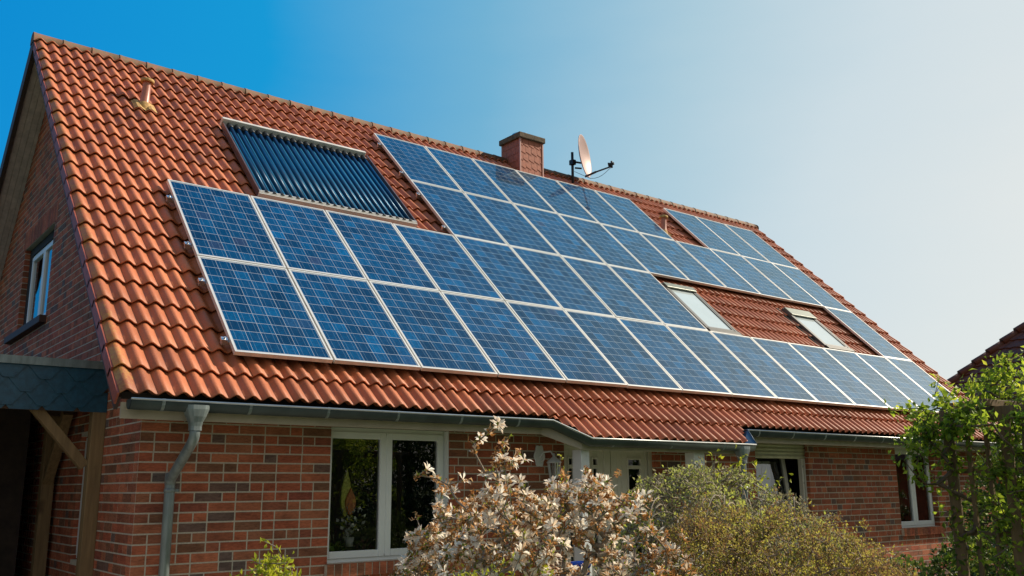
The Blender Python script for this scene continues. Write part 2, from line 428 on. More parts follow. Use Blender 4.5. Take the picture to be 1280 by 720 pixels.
STEEL = simple('stainless_steel', (0.6, 0.62, 0.63), 0.25, 1.0)
DISHM = simple('dish_paint', (0.36, 0.24, 0.21), 0.38, 0.15, 4, 0.06)
BLACKM = simple('black_metal', (0.02, 0.021, 0.023), 0.5, 0.3)
WHITEM = simple('white_enamel', (0.62, 0.63, 0.62), 0.45, 0, 8, 0.1)
PIPEM = simple('glazed_vent', (0.40, 0.15, 0.10), 0.4, 0, 9, 0.2)
LICH = simple('lichen_clay', (0.46, 0.28, 0.10), 0.85, 0, 22, 0.45, bmp=0.004)
BARK = simple('grey_bark', (0.22, 0.18, 0.14), 0.85, 0, 30, 0.35, bmp=0.003)
BARK_DK = simple('brown_bark', (0.12, 0.085, 0.055), 0.9, 0, 30, 0.35, bmp=0.003)
FABRIC = simple('curtain_cloth', (0.62, 0.62, 0.58), 0.9, 0, 8, 0.06)
FABRIC_DK = simple('dark_drape', (0.06, 0.06, 0.065), 0.9)
SKYGLASS = simple('roof_window_glass', (0.60, 0.68, 0.68), 0.06, 0.25, 2, 0.05)  # mirrored sky put into the pale base colour

# ---------------------------------------------------------------- setting
g = MB(); g.cur = 0
n = 44
xs = np.linspace(-60, 90, n); ys = np.linspace(-80, 90, n)
def gh(x, y): return 0.03 * math.sin(x * .31 + 1) * math.cos(y * .27)
g.verts([(x, y, gh(x, y) - 0.03) for y in ys for x in xs])
for j in range(n - 1):
    for i in range(n - 1):
        k = j * n + i; g.face((k, k + 1, k + n + 1, k + n))
big = g.verts([(-1500, -1500, -0.35), (1500, -1500, -0.35), (1500, 1500, -0.35), (-1500, 1500, -0.35)]); g.face((big, big + 1, big + 2, big + 3))
GRASS = simple('lawn_grass', (0.055, 0.085, 0.022), 0.9, 0, 3, 0.4, bmp=0.02)
tag(g.build('ground', GRASS), kind='structure')
g = MB(); g.box(-5.2, -0.73, -11, 6, -0.05, 0.02)
PAVE = simple('grey_paving', (0.34, 0.32, 0.28), 0.85, 0, 12, 0.25)
tag(g.build('driveway', PAVE), kind='structure')
g = MB(); g.box(-0.7, 14.4, -5.35, -4.58, -0.06, 0.045); tag(g.build('path', PAVE), kind='structure')

# ---------------------------------------------------------------- roof frame
ANG = math.radians(44.0)
Z0 = 7.602
ROOF = Matrix.Translation(Vector((0, 0, Z0))) @ Matrix.Rotation(ANG, 4, 'X')
def rw(u, v, h=0.0): return np.array(ROOF @ Vector((u, v, h)))
HT = -0.172            # tile plane below the panel plane (valleys); crests about -0.125
VE = -7.174; EXPO = 0.337; NC = 24
U0 = -1.05; TW = 0.304; NT = 53; U1 = U0 + TW * NT
APEX_V = VE + EXPO * NC - 0.22
APEX = rw(0, APEX_V, HT)           # ridge apex (Y, Z)
YA, ZA = APEX[1], APEX[2]
YW = -4.55; XL = -0.71; XR = 14.72; YB = 2 * YA - YW
BACK = Matrix.Translation(Vector((0, 2 * YA, 0))) @ Matrix.Scale(-1, 4, Vector((0, 1, 0)))

house = empty('brick_house', (7.0, YA, 0), label='red brick house with orange tiled roof carrying the solar panels', cat='house')

# ---- brick walls
CH = 0.0866
def brick_wall(name, P, n, s_axis, s0, s1, z0, z1, openings, lines=None, rowlocks=()):
    """P: point with s=0,z=0 on the wall's mortar face; s_axis, n unit vectors"""
    P = np.array(P, float); n = np.array(n, float); S = np.array(s_axis, float); Zv = np.array([0, 0, 1.0])
    def W(s_, z, o=0.0): return P + S * s_ + Zv * z + n * o
    mb = MB()
    flip = np.dot(np.cross(S, Zv), n) < 0
    # mortar backing
    mb.cur = 1
    rects = [(s0, s1, z0, z1)]
    for o in openings: rects = rect_sub(rects, o[:4])
    for r in rects:
        poly = [(r[0], r[2]), (r[1], r[2]), (r[1], r[3]), (r[0], r[3])]
        if lines: poly = clip_poly(poly, lines)
        if len(poly) < 3: continue
        q = [W(a, b) for a, b in poly]
        if flip: q = q[::-1]
        mb.prism(q, -n * 0.10)
    mb.cur = 0
    z = z0; k = 0
    blocks = [o[:4] for o in openings] + [r[:4] for r in rowlocks]
    rnd = random.Random(hash(name) % 1000 if False else len(name) * 7 + 3)
    def put(poly, rr, depth):
        if lines: poly = clip_poly(poly, lines)
        if len(poly) < 3: return
        q = [W(a, b, 0.0) for a, b in poly]
        mb.rnd = rr
        mb.prism(q if not flip else q[::-1], n * depth)
    prev = 0
    while z < z1 - 0.02:
        s = s0 - (0.1275 if k % 2 else 0.0); first_ = True
        za, zb = z + 0.0068, min(z + CH - 0.0068, z1)
        run = 0
        while s < s1:
            ln = 0.240 if (rnd.random() < (0.66 if name == 'front_wall' else 0.35) and run < rnd.choice((2, 3, 4, 6))) else 0.115
            if s < s0 - .1: ln = .24
            run = run + 1 if ln > 0.2 else 0
            a, b = max(s, s0), min(s + ln, s1)
            for o in openings:
                if o[2] < za + .04 and o[3] > zb - .04:
                    if 0 < o[0] - b < 0.085: b = o[0]; ln = b - s
                    if o[0] < a < o[1] + 0.03: a = max(a, o[1])
            s += ln + 0.0135
            if b - a < 0.02: continue
            rr = rnd.random() * 0.12 if rnd.random() < 0.09 else 0.14 + 0.86 * rnd.random()
            dep = 0.0025 + 0.0018 * rnd.random()
            pieces = [(a, b, za, zb)]
            for o in blocks: pieces = rect_sub(pieces, (o[0], o[1], o[2], o[3]))
            for (pa, pb, pc, pd) in pieces:
                if pb - pa < 0.012 or pd - pc < 0.008: continue
                put([(pa, pc), (pb, pc), (pb, pd), (pa, pd)], rr, dep)
        z += CH; k += 1
    # rowlock / soldier courses: (s0, s1, z0, z1, projection)
    for (ra, rb, rc, rd, pr) in rowlocks:
        s = ra + 0.004
        while s < rb - 0.03:
            e = min(s + 0.071, rb)
            rr = 0.14 + 0.86 * rnd.random()
            put([(s, rc + 0.004), (e, rc + 0.004), (e, rd - 0.003), (s, rd - 0.003)], rr, max(pr, 0.0) + 0.005)
            s += 0.0825
        if pr > 0.01:
            mb.cur = 1
            q = [W(a, b) for a, b in [(ra, rc + .006), (rb, rc + .006), (rb, rd - .006), (ra, rd - .006)]]
            mb.prism(q if not flip else q[::-1], n * pr)
            mb.cur = 0
    # reveals of the openings
    for o in openings:
        a, b, c, d, dep = o
        for side, sa in ((1, a), (-1, b)):
            mb.cur = 1
            se = sa + side * .0012
            q = [W(se, c + .001, -0.0012), W(se, d - .001, -0.0012), W(se, d - .001, -dep), W(se, c + .001, -dep)]
            mb.prism(q, -S * side * 0.06)
            mb.cur = 0
            z = z0
            while z < d:
                za, zb = max(z + 0.0055, c), min(z + CH - 0.0055, d)
                if zb - za > 0.01:
                    mb.rnd = 0.14 + 0.86 * rnd.random()
                    q = [W(sa, za, 0.0012), W(sa, zb, 0.0012), W(sa, zb, -dep + .001), W(sa, za, -dep + .001)]
                    mb.prism(q, S * side * 0.004)
                z += CH
        mb.cur = 1
        q = [W(a, d - .0012, -.0012), W(b, d - .0012, -.0012), W(b, d - .0012, -dep), W(a, d - .0012, -dep)]; mb.prism(q, (0, 0, 0.05))
        q = [W(a, c + .0012, -.0012), W(b, c + .0012, -.0012), W(b, c + .0012, -dep), W(a, c + .0012, -dep)]; mb.prism(q, (0, 0, -0.05))
        mb.cur = 0
    return mb.build(name, [BRICK, MORTAR], house)

RV = 0.10
W1 = (1.11, 2.53, 1.05, 2.365); DR = (4.16, 5.73, 0.12, 2.27); W2 = (7.77, 9.04, 0.30, 2.37); W3 = (11.49, 12.74, 1.06, 2.37)
front_open = [(*W1, RV), (*DR, 0.07), (*W2, 0.09), (*W3, RV)]
front_sills = [(W1[0] - 0.02, W1[1] + 0.02, W1[2] - 0.125, W1[2], 0.05), (W3[0] - 0.02, W3[1] + 0.02, W3[2] - 0.125, W3[2], 0.05)]
brick_wall('front_wall', (0, YW, 0), (0, -1, 0), (1, 0, 0), XL + 0.002, XR, 0.0, 2.40, front_open, rowlocks=front_sills)
# gable wall: s runs along +Y
TG = math.tan(ANG)
top_in = ZA - 0.10
gl_lines = [(-TG, 1, top_in - TG * YA), (TG, 1, top_in + TG * YA)]   # z <= top - tan*|y-ya|
GW = (-0.22, 1.60, 3.93, 5.16); GW2 = (-3.22, -2.55, 1.08, 2.30)
brick_wall('gable_wall', (XL, 0, 0), (-1, 0, 0), (0, 1, 0), YW + 0.0015, YB, 0.0, ZA, [(*GW, 0.10), (*GW2, 0.08)],
           lines=gl_lines, rowlocks=[(GW[0] - 0.1, GW[1] + 0.1, GW[3], GW[3] + 0.24, 0.0)])
brick_wall('side_wall', (XR, 0, 0), (1, 0, 0), (0, 1, 0), YW + 0.0, YB, 0.0, ZA, [], lines=gl_lines)
b = MB(); b.box(XL, XR, YB - 0.1, YB, 0, 2.4); b.build('back_wall', BRICK, house)
# inside: floors and partition so that the rooms stay dark behind the panes
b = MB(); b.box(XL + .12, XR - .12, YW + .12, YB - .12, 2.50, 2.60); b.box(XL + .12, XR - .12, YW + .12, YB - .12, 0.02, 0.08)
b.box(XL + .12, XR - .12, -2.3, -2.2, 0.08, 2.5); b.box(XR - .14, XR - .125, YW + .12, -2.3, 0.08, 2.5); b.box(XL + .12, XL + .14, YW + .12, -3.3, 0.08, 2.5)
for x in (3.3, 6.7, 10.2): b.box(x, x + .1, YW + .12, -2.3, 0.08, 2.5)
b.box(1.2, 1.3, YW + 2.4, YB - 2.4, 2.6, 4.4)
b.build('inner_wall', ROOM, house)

# ---- roof: every tile is shaped, with a lip over the course below
def tile_strip(mb, u0, v0, seg=9, hj=0.0, lj=0.0, v_len=EXPO + 0.03, clip=None):
    us = []; hs_ = []
    for w in range(2):
        for k in range(seg + 1):
            if w == 1 and k == 0: continue
            t = k / seg
            us.append(u0 + TW * (w + t) / 2)
            s_ = t
            # flat pan on the right of each roll
            prof = 0.5 - 0.5 * math.cos(2 * PI * (s_ ** 0.72))
            hs_.append(0.047 * prof ** 1.05)
    n_ = len(us)
    rows = [(0.066, -0.058), (0.060, -0.011), (0.002, -0.011), (0.0, -0.002), (0.006, 0.004)] + ([(v_len * q / 8, 0.002 - .034 * q / 8) for q in range(1, 8)] if clip else [(v_len * .5, -0.017)]) + [(v_len, -0.036)]
    base = len(mb.v)
    for dv, dh in rows:
        mb.verts([(us[i], v0 + dv + lj, HT + 0.041 + hs_[i] + dh + hj) for i in range(n_)])
    sm = mb.smooth; mb.smooth = True
    for r in range(len(rows) - 1):
        mb.smooth = r > 2
        for i in range(n_ - 1):
            a = base + r * n_ + i
            if clip is not None:
                c_ = [mb.v[q] for q in (a, a + n_ + 1)]
                if (c_[0][0] + c_[1][0]) / 2 < clip[0] - ((c_[0][1] + c_[1][1]) / 2 - clip[1]) * clip[2]: continue
                if (c_[0][0] + c_[1][0]) / 2 > 6.84 + ((c_[0][1] + c_[1][1]) / 2 - clip[1]) * .75: continue
            mb.face((a, a + 1, a + n_ + 1, a + n_))
    mb.smooth = sm

roof = MB()
rr = random.Random(3)
def porch_u(k): return 3.60, 6.72
for k in range(-1, NC):
    for i in range(NT):
        u = U0 + TW * i
        if k == -1 and not (3.5 < u + 0.12 < 6.9): continue
        roof.rnd = min(1, max(0, rr.gauss(0.5, 0.22)))
        if k == NC - 1: tile_strip(roof, u, VE + EXPO * k, hj=rr.uniform(-.002, .002), v_len=0.16)
        else: tile_strip(roof, u, VE + EXPO * k + rr.uniform(-.003, .003), hj=rr.uniform(-.0025, .003), clip=(3.50, VE, 1.1) if k == -1 and (u < 4 or u > 6.2) else None)
roofo = roof.build('roof', TILE, house, ROOF)
# underlay and soffit slabs
b = MB()
b.box(U0 + 0.03, U1 - 0.03, VE + 0.10, APEX_V, HT - 0.10, HT - 0.022)
b.box(3.85, 6.72, VE - 0.26, VE + 0.10, HT - 0.06, HT - 0.022)
b.build('roof_deck', simple('dark_underlay', (0.03, 0.022, 0.018), 0.9), house, ROOF)
# back slope: simple courses mirrored (only its verge and soffit show)
b = MB(); b.rnd = 0.4
for k in range(NC):
    v0 = VE + EXPO * k
    b.box(U0, U1, v0, v0 + EXPO - 0.002 if k < NC - 1 else v0 + 0.12, HT + (0.0), HT + 0.035)
b.build('back_roof', TILE_R, house, BACK @ ROOF)
b = MB(); b.box(U0 + 0.03, U1 - 0.03, VE + 0.10, APEX_V, HT - 0.03, HT - 0.003)
for k in range(4):
    w = 0.078
    b.box(U0 + 0.045 + k * (w + 0.004), U0 + 0.045 + k * (w + 0.004) + w, VE + 0.05, APEX_V - 0.05, HT - 0.125, HT - 0.095)
b.box(U0 + 0.03, U0 + 0.4, VE + 0.05, APEX_V - 0.02, HT - 0.095, HT - 0.03)
b.build('soffit_boards', SOFFIT, house, BACK @ ROOF)
b = MB(); b.box(U0 - 0.022, U0 + 0.03, VE - 0.02, APEX_V + 0.02, HT - 0.16, HT + 0.045)
b.build('barge_board', simple('brown_board', (0.06, 0.035, 0.028), 0.7), house, BACK @ ROOF)
# verges of the front slope: overlapping side tiles
VERGEM = simple('verge_brown', (0.30, 0.070, 0.035), 0.6, nscale=15, var=0.25)
b = MB(); b2 = MB()
for k in range(NC):
    v0 = VE + EXPO * k; b.rnd = rr.uniform(0.2, .8)
    L_ = EXPO + 0.035 if k < NC - 1 else 0.14
    P_ = [(U0 - 0.018, v0, HT - 0.075), (U0 - 0.018, v0, HT + 0.042), (U0 - 0.018, v0 + L_, HT + 0.010), (U0 - 0.018, v0 + L_, HT - 0.090)]
    b.prism(P_, (0.018, 0, 0))
    b2.rnd = b.rnd; b2.prism([(U1, v0, HT - 0.10), (U1, v0, HT + 0.036), (U1, v0 + L_, HT + 0.006), (U1, v0 + L_, HT - 0.13)], (0.02, 0, 0))
b.build('verge_tiles', VERGEM, house, ROOF)
b2.build('verge_tiles', VERGEM, house, ROOF)
b = MB(); b.box(U0 + 0.001, U0 + 0.03, VE + 0.02, APEX_V, HT - 0.15, HT - 0.02); b.build('verge_board', bpy.data.materials['brown_board'], house, ROOF)
# ridge tiles: overlapping half-round
b = MB()
x = U0 - 0.03; i = 0
while x < U1 + 0.02:
    x1 = min(x + 0.40, U1 + 0.05)
    fr = []
    for t, r_ in ((0, 0.121), (0.10, 0.120), (0.1001, 0.116), (1, 0.112)):
        fr.append(((x + (x1 - x) * t, YA, ZA + 0.005), r_))
    rings = []
    for (o, r_) in fr:
        rings.append(b.verts([(o[0], o[1] + r_ * math.cos(a_), o[2] - 0.02 + r_ * 0.98 * math.sin(a_)) for a_ in np.linspace(-0.35, PI + 0.35, 13)]))
    b.smooth = True
    for p, q in zip(rings, rings[1:]):
        for j in range(12): b.face((p + j, p + j + 1, q + j + 1, q + j))
    b.smooth = False
    b.face([rings[0] + j for j in range(13)])
    x += 0.385; i += 1
b.face([rings[-1] + j for j in range(13)][::-1])
b.build('ridge', RIDGE, roofo)
# dark ventilation strip under the ridge
b = MB(); b.box(U0 + 0.05, U1 - 0.05, YA - 0.10, YA + 0.10, ZA - 0.12, ZA - 0.035); b.build('ridge_vent', DARK, roofo)

# ---- eaves: fascia, soffit, gutter
fasc = MB()
YF = -5.03
ztop, zbot = 2.46, 2.325
def board(x0, y0, x1, y1, zb0, zb1, hgt=0.13, th=0.025):
    d = np.array([x1 - x0, y1 - y0, 0.0]); d /= np.linalg.norm(d); nn = np.array([d[1], -d[0], 0]) * -1
    fasc.prism([(x0, y0, zb0), (x1, y1, zb1), (x1, y1, zb1 + hgt), (x0, y0, zb0 + hgt)], nn * th if nn[1] > 0 else -nn * th)
board(-1.02, YF, 3.42, YF, zbot, zbot)
board(3.42, YF, 3.80, -5.27, zbot - 0.003, 2.155)
board(3.80, -5.27, 6.62, -5.27, 2.155, 2.155)
board(6.86, YF, XR + 0.38, YF, zbot, zbot)
fasc.prism([(6.62, -5.265, 2.155), (6.62, YW - .01, 2.155), (6.62, YW - .01, 2.56), (6.62, -5.265, 2.30)], (0.02, 0, 0))
fasc.build('fascia', CREAM, house)
b = MB()
b.box(XL - .02, 3.44, YF + 0.03, YW - 0.008, zbot + 0.03, zbot + 0.05)
b.box(3.44, 6.61, YF + 0.03, YW - 0.008, zbot + 0.03, zbot + 0.05)
b.prism([(3.46, YF + .02, zbot + .02), (6.6, YF + .02, zbot + .02), (6.6, -5.24, 2.20), (3.82, -5.24, 2.20)], (0, 0, 0.015))
b.box(6.66, XR + 0.35, YF + 0.03, YW - 0.008, zbot + 0.03, zbot + 0.05)
b.build('soffit', simple('soffit_paint', (0.30, 0.27, 0.22), 0.6), house)

def gutter(name, pts, ends=True):
    """pts: centre line at lip level"""
    b = MB(); R_ = 0.066
    frames = []
    P_ = [np.array(p, float) for p in pts]
    for k, p in enumerate(P_):
        ds = []
        if k > 0: ds.append((P_[k] - P_[k - 1]) / np.linalg.norm(P_[k] - P_[k - 1]))
        if k < len(P_) - 1: ds.append((P_[k + 1] - P_[k]) / np.linalg.norm(P_[k + 1] - P_[k]))
        d = sum(ds) / len(ds); d[2] = 0; d /= np.linalg.norm(d)
        o = np.array([d[1], -d[0], 0]);        # outward (towards -Y)
        if o[1] > 0: o = -o
        c = ds[0] @ d if len(ds) > 1 else 1.0
        frames.append((p, o / max(c, .5), (0, 0, 1)))
    outer = [(R_ * math.cos(a_), R_ * 1.25 * math.sin(a_)) for a_ in np.linspace(0, -PI, 15)]
    inner = [((R_ - .004) * math.cos(a_), (R_ * 1.25 - .004) * math.sin(a_)) for a_ in np.linspace(-PI, 0, 15)]
    b.smooth = True
    b.sweep(outer + inner, frames, closed=True)
    b.smooth = False
    b.cur = 1
    # rolled front bead
    b.tube([np.array(f_[0]) + np.array(f_[1]) * R_ + np.array([0, 0, 0.002]) for f_ in frames], 0.0095, 8)
    b.cur = 0
    for k in ((0, -1) if ends else ()):
        o, A_, B_ = frames[k]
        q = [np.array(o) + p[0] * np.array(A_) + p[1] * np.array(B_) for p in outer]
        dd = (P_[1] - P_[0]) if k == 0 else (P_[-1] - P_[-2]); dd = dd / np.linalg.norm(dd)
        b.prism(q, dd * (0.004 if k == 0 else -0.004))
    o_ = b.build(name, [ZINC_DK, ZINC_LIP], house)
    # strap brackets
    for a_, c_ in zip(P_, P_[1:]):
        Ls = np.linalg.norm(c_ - a_)
        if Ls < 0.6: continue
        nb = max(1, int(Ls / 0.72)); d = (c_ - a_) / Ls; o = np.array([d[1], -d[0], 0])
        if o[1] > 0: o = -o
        for j in range(nb):
            s_ = Ls * (j + 0.35) / nb
            p = a_ + d * s_
            bb = MB()
            prof = [((R_ + .003) * math.cos(t), (R_ * 1.25 + .003) * math.sin(t)) for t in np.linspace(0.15, -PI, 12)] + [((R_ + .0005) * math.cos(t), (R_ * 1.25 + .0005) * math.sin(t)) for t in np.linspace(-PI, 0.15, 12)]
            bb.sweep(prof, [(p - d * .013, o, (0, 0, 1)), (p + d * .013, o, (0, 0, 1))], closed=True)
            bb.build('bracket', ZINC, o_)
    return o_
GZ = 2.472; GY = -5.125
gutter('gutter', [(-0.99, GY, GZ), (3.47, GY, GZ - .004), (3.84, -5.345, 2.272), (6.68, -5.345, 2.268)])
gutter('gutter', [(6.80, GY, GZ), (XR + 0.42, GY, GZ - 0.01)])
# end flashing where the porch roof steps back
b = MB()
b.prism([(6.84, -5.06, 2.475), (6.80, -5.195, 2.472), (6.70, -5.41, 2.268), (6.58, -5.30, 2.262)], (0.004, 0.006, -0.006))
b.tube([(6.79, -5.13, 2.478), (6.80, -5.197, 2.476), (6.70, -5.412, 2.270)], .006, 6)
b.build('step_flashing', simple('blue_zinc', (0.05, 0.10, 0.16), 0.4, 0.3), house)

def downpipe(name, x, yg, zg, bend, straight):
    b = MB()
    # outlet funnel
    ring = []
    for (z_, w_, d_) in ((zg - 0.025, 0.105, 0.082), (zg - 0.06, 0.102, 0.082), (zg - 0.12, 0.078, 0.072), (zg - 0.165, 0.056, 0.056), (zg - 0.20, 0.050, 0.050), (zg - 0.235, 0.050, 0.050)):
        ring.append(b.verts([(x + w_ * math.copysign(abs(math.cos(t)) ** .6, math.cos(t)), yg + 0.0 + d_ * math.copysign(abs(math.sin(t)) ** .6, math.sin(t)), z_) for t in np.linspace(0, 2 * PI, 21)[:-1]]))
    for p, q in zip(ring, ring[1:]):
        for j in range(20): b.face((p + j, p + (j + 1) % 20, q + (j + 1) % 20, q + j))
    pts = [(x, yg, zg - 0.2), (x, yg, zg - 0.30)] + bend + straight
    # round the path
    P_ = [np.array(p, float) for p in pts]; Q = [P_[0]]
    for k in range(1, len(P_) - 1):
        a_, c_, e_ = P_[k - 1], P_[k], P_[k + 1]
        r1 = min(0.07, np.linalg.norm(c_ - a_) * .45); r2 = min(0.07, np.linalg.norm(e_ - c_) * .45)
        s_ = c_ + (a_ - c_) / np.linalg.norm(a_ - c_) * r1; t_ = c_ + (e_ - c_) / np.linalg.norm(e_ - c_) * r2
        for w in np.linspace(0, 1, 6): Q.append((1 - w) ** 2 * s_ + 2 * w * (1 - w) * c_ + w * w * t_)
    Q.append(P_[-1])
    b.tube(Q, 0.0435, 18)
    o = b.build(name, ZINC, house)
    for z_ in (straight[0][2] - 0.05, straight[0][2] - 1.2):
        c = MB(); xx, yy = straight[0][0], straight[0][1]
        c.tube([(xx, yy, z_ - .016), (xx, yy, z_ + .016)], 0.049, 18); c.box(xx + .045, xx + .075, yy - .012, yy + .012, z_ - .012, z_ + .012)
        c.tube([(xx, yy + .04, z_), (xx, YW, z_)], 0.007, 6)
        c.build('pipe_clip', ZINC, o)
    # solder sleeve
    c = MB(); c.tube([(straight[0][0], straight[0][1], straight[0][2] + .0), (straight[0][0], straight[0][1], straight[0][2] + .10)], 0.0465, 18); c.build('sleeve', ZINC, o)
    return o
downpipe('downpipe', -0.44, GY, GZ, [(-0.455, YW - 0.09, 1.84)], [(-0.455, YW - 0.09, 1.80), (-0.455, YW - 0.09, 0.05)])
downpipe('downpipe', 6.47, -5.345, 2.27, [(6.475, -5.34, 1.80)], [(6.475, -5.34, 1.78), (6.475, -5.34, 0.05)])

# ---- windows
def bar_frame(mb, ax, x0, x1, z0, z1, w, d0, d1, P):
    """rectangular ring of bars; P maps (s, depth, z) to a point"""
    for (a, b_, c, d) in ((x0, x0 + w, z0, z1), (x1 - w, x1, z0, z1), (x0 + w, x1 - w, z0, z0 + w), (x0 + w, x1 - w, z1 - w, z1)):
        q = [P(a, d0, c), P(b_, d0, c), P(b_, d0, d), P(a, d0, d)]
        mb.prism(q, np.array(P(0, d1, 0)) - np.array(P(0, d0, 0)))
def window(P, x0, x1, z0, z1, sashes, fw=0.055, sw=0.062, name='window', lab=None, boxh=0.0, mt=None, gm=None):
    """P(s, depth-inward, z); outer frame then sashes [(s0, s1)]"""
    mt = mt or PVC
    fr = MB(); bar_frame(fr, 0, x0, x1, z0, z1 - boxh, fw, 0.0, 0.07, P)
    for (a, b_) in sashes[:-1]:
        q = [P(b_ - 0.012, -0.012, z0 + fw), P(b_ + 0.012, -0.012, z0 + fw), P(b_ + 0.012, -0.012, z1 - fw - boxh), P(b_ - 0.012, -0.012, z1 - fw - boxh)]
        fr.prism(q, np.array(P(0, 0.05, 0)) - np.array(P(0, 0, 0)))
    w = fr.build(name, mt, house, bevel=0.004)
    if lab: w['label'] = lab
    for (a, b_) in sashes:
        s_ = MB(); bar_frame(s_, 0, a + .003, b_ - .003, z0 + fw * .6, z1 - fw * .6 - boxh, sw, -0.016, 0.045, P)
        so = s_.build('sash', mt, w, bevel=0.005)
        gq = MB(); gq.quad(P(a + sw - .005, 0.01, z0 + fw * .6 + sw - .005), P(b_ - sw + .005, 0.01, z0 + fw * .6 + sw - .005), P(b_ - sw + .005, 0.01, z1 - fw * .6 - boxh - sw + .005), P(a + sw - .005, 0.01, z1 - fw * .6 - boxh - sw + .005))
        gq.build('pane', gm or GLASS, w)
    return w
YP = YW + 0.09
PF = lambda s_, d, z: (s_, YP + d, z)
w1 = window(PF, W1[0] - 0.05, W1[1] + 0.03, W1[2] - 0.005, W1[3] - 0.005, [(W1[0] - 0.01, 1.79), (1.79, 2.495)], fw=0.07, sw=0.068)
b = MB(); b.box(W1[1] - 0.016, W1[1] - 0.003, YW + 0.012, YP + 0.0, W1[2] + .01, W1[3] - .01); b.build('guide_rail', PVC, w1)
w3 = window(PF, W3[0] - 0.03, W3[1] - 0.005, W3[2] - 0.005, W3[3] - 0.005, [(W3[0] + 0.01, 12.11), (12.11, W3[1] - 0.04)], fw=0.06, sw=0.068)
# terrace window with shutter box and tilted sash
YP2 = YW + 0.075
P2 = lambda s_, d, z: (s_, YP2 + d, z)
fr = MB(); bar_frame(fr, 0, W2[0] - .06, W2[1], W2[2], W2[3] - 0.03, 0.06, 0.0, 0.07, P2)
bar_frame(fr, 0, W2[1] - 0.09, W2[1] - 0.0, W2[2], W2[3] - 0.22, 0.03, -0.02, 0.0, P2)
w2 = fr.build('window', DOORP, house, bevel=0.004)
w2['label'] = 'tall window with half lowered shutter and sash tilted inwards'
b = MB()
b.box(W2[0], W2[1], YP2 - 0.01, YP2 + 0.10, W2[3] - 0.22, W2[3] - 0.0)
for k in range(4):
    z_ = W2[3] - 0.215 + k * 0.052; b.tube([(W2[0] + .003, YP2 - 0.008, z_ + .022), (W2[1] - .003, YP2 - 0.008, z_ + .022)], 0.022, 10)
b.build('roller_shutter', simple('shutter_cream', (0.50, 0.50, 0.36), 0.5), w2)
tilt = math.radians(7)
def PT(s_, d, z):
    zz = z - (W2[2] + .06); return (s_, YP2 + 0.03 + zz * math.sin(tilt) + d * math.cos(tilt), W2[2] + .06 + zz * math.cos(tilt))
s_ = MB()
bar_frame(s_, 0, W2[0] - .06, W2[1] - .13, W2[2] + .06, W2[3] - 0.08, 0.07, 0, 0.055, PT)
so = s_.build('sash', DOORP, w2, bevel=0.005)
gq = MB(); gq.quad(PT(W2[0] + .0, 0.02, W2[2] + .12), PT(W2[1] - .195, 0.02, W2[2] + .12), PT(W2[1] - .195, 0.02, W2[3] - .14), PT(W2[0] + .0, 0.02, W2[3] - .14)); gq.build('pane', GLASS, w2)
b = MB()
for z_ in (2.02, 1.78, 1.5): b.box(W2[1] - .075, W2[1] - .06, YP2 - .02, YP2 - 0.005, z_, z_ + .03)
b.build('latch', BLACKM, w2)
# gable windows
PG = lambda s_, d, z: (XL + 0.085 + d, s_, z)
window(PG, GW[0] + .005, GW[1] - .16, GW[2] + .01, GW[3] - .12, [(GW[0] + 0.04, 0.62), (0.62, GW[1] - 0.20)], lab='gable window with white frame', gm=glass_mat('gable_pane_glass', (0.6, 0.66, 0.68), 0.6))
b = MB(); b.box(XL - 0.085, XL + 0.08, GW[0] - 0.06, GW[1] + 0.40, GW[2] - 0.10, GW[2] - 0.005)
b.build('window_sill', simple('clay_sill', (0.06, 0.03, 0.02), 0.7), house, bevel=0.005)
PG2 = lambda s_, d, z: (XL + 0.05 + d, s_, z)
window(PG2, GW2[0], GW2[1] - .003, GW2[2] + .01, GW2[3] - .01, [(GW2[0] + 0.03, GW2[1] - 0.04)], lab='narrow white window under the carport roof')

b = MB(); b.box(XL + .07, XL + .12, GW[0], GW[1] - .16, GW[3] - .119, GW[3]); b.box(XL + .07, XL + .12, GW[1] - .159, GW[1], GW[2], GW[3]); b.build('recess_shade_fill', DARK, house)  # dark filler standing in for shade above and beside the gable window frame
# ---- front door with side lights
b = MB()
YD = YW + 0.065
PD = lambda s_, d, z: (s_, YD + d, z)
bar_frame(b, 0, DR[0], DR[1], DR[2], DR[3], 0.07, 0.0, 0.08, PD)
b.box(4.87, 4.91, YD - .004, YD + .07, DR[2] + .07, DR[3] - .07); b.box(5.63 - .03, 5.63, YD, YD + .07, DR[2] + .07, DR[3] - .07)
def panel_with_lights(mb, x0, x1, lights):
    rects = [(x0, x1, DR[2] + .07, DR[3] - .07)]
    for l in lights: rects = rect_sub(rects, l)
    for r in rects: mb.box(r[0], r[1], YD + .012, YD + .055, r[2], r[3])
    for l in lights:
        mb2 = mb; bar_frame(mb2, 0, l[0] - .025, l[1] + .025, l[2] - .025, l[3] + .025, 0.024, 0.0, 0.012, PD)
Ls = [(4.30, 4.365, 2.02, 2.09), (4.30, 4.365, 0.9, 1.975), ]
Ld = [(4.695, 4.762, 2.02, 2.09), (4.695, 4.762, 0.9, 1.975)]
Lr = [(5.30, 5.515, 2.02, 2.09), (5.30, 5.515, 0.9, 1.975)]
panel_with_lights(b, 4.23, 4.52, Ls); panel_with_lights(b, 4.52, 4.87, Ld); b.box(4.91, 4.98, YD, YD + .07, DR[2] + .07, DR[3] - .07)
door = b.build('front_door', DOORP, house, bevel=0.003)
b = MB(); panel_with_lights(b, 5.00, 5.65, Lr)
for xg in (5.10, 5.18, 5.60): b.box(xg, xg + .006, YD + .008, YD + .012, DR[2] + .1, DR[3] - .1)
b.build('door_leaf', DOORP, door, bevel=0.003)
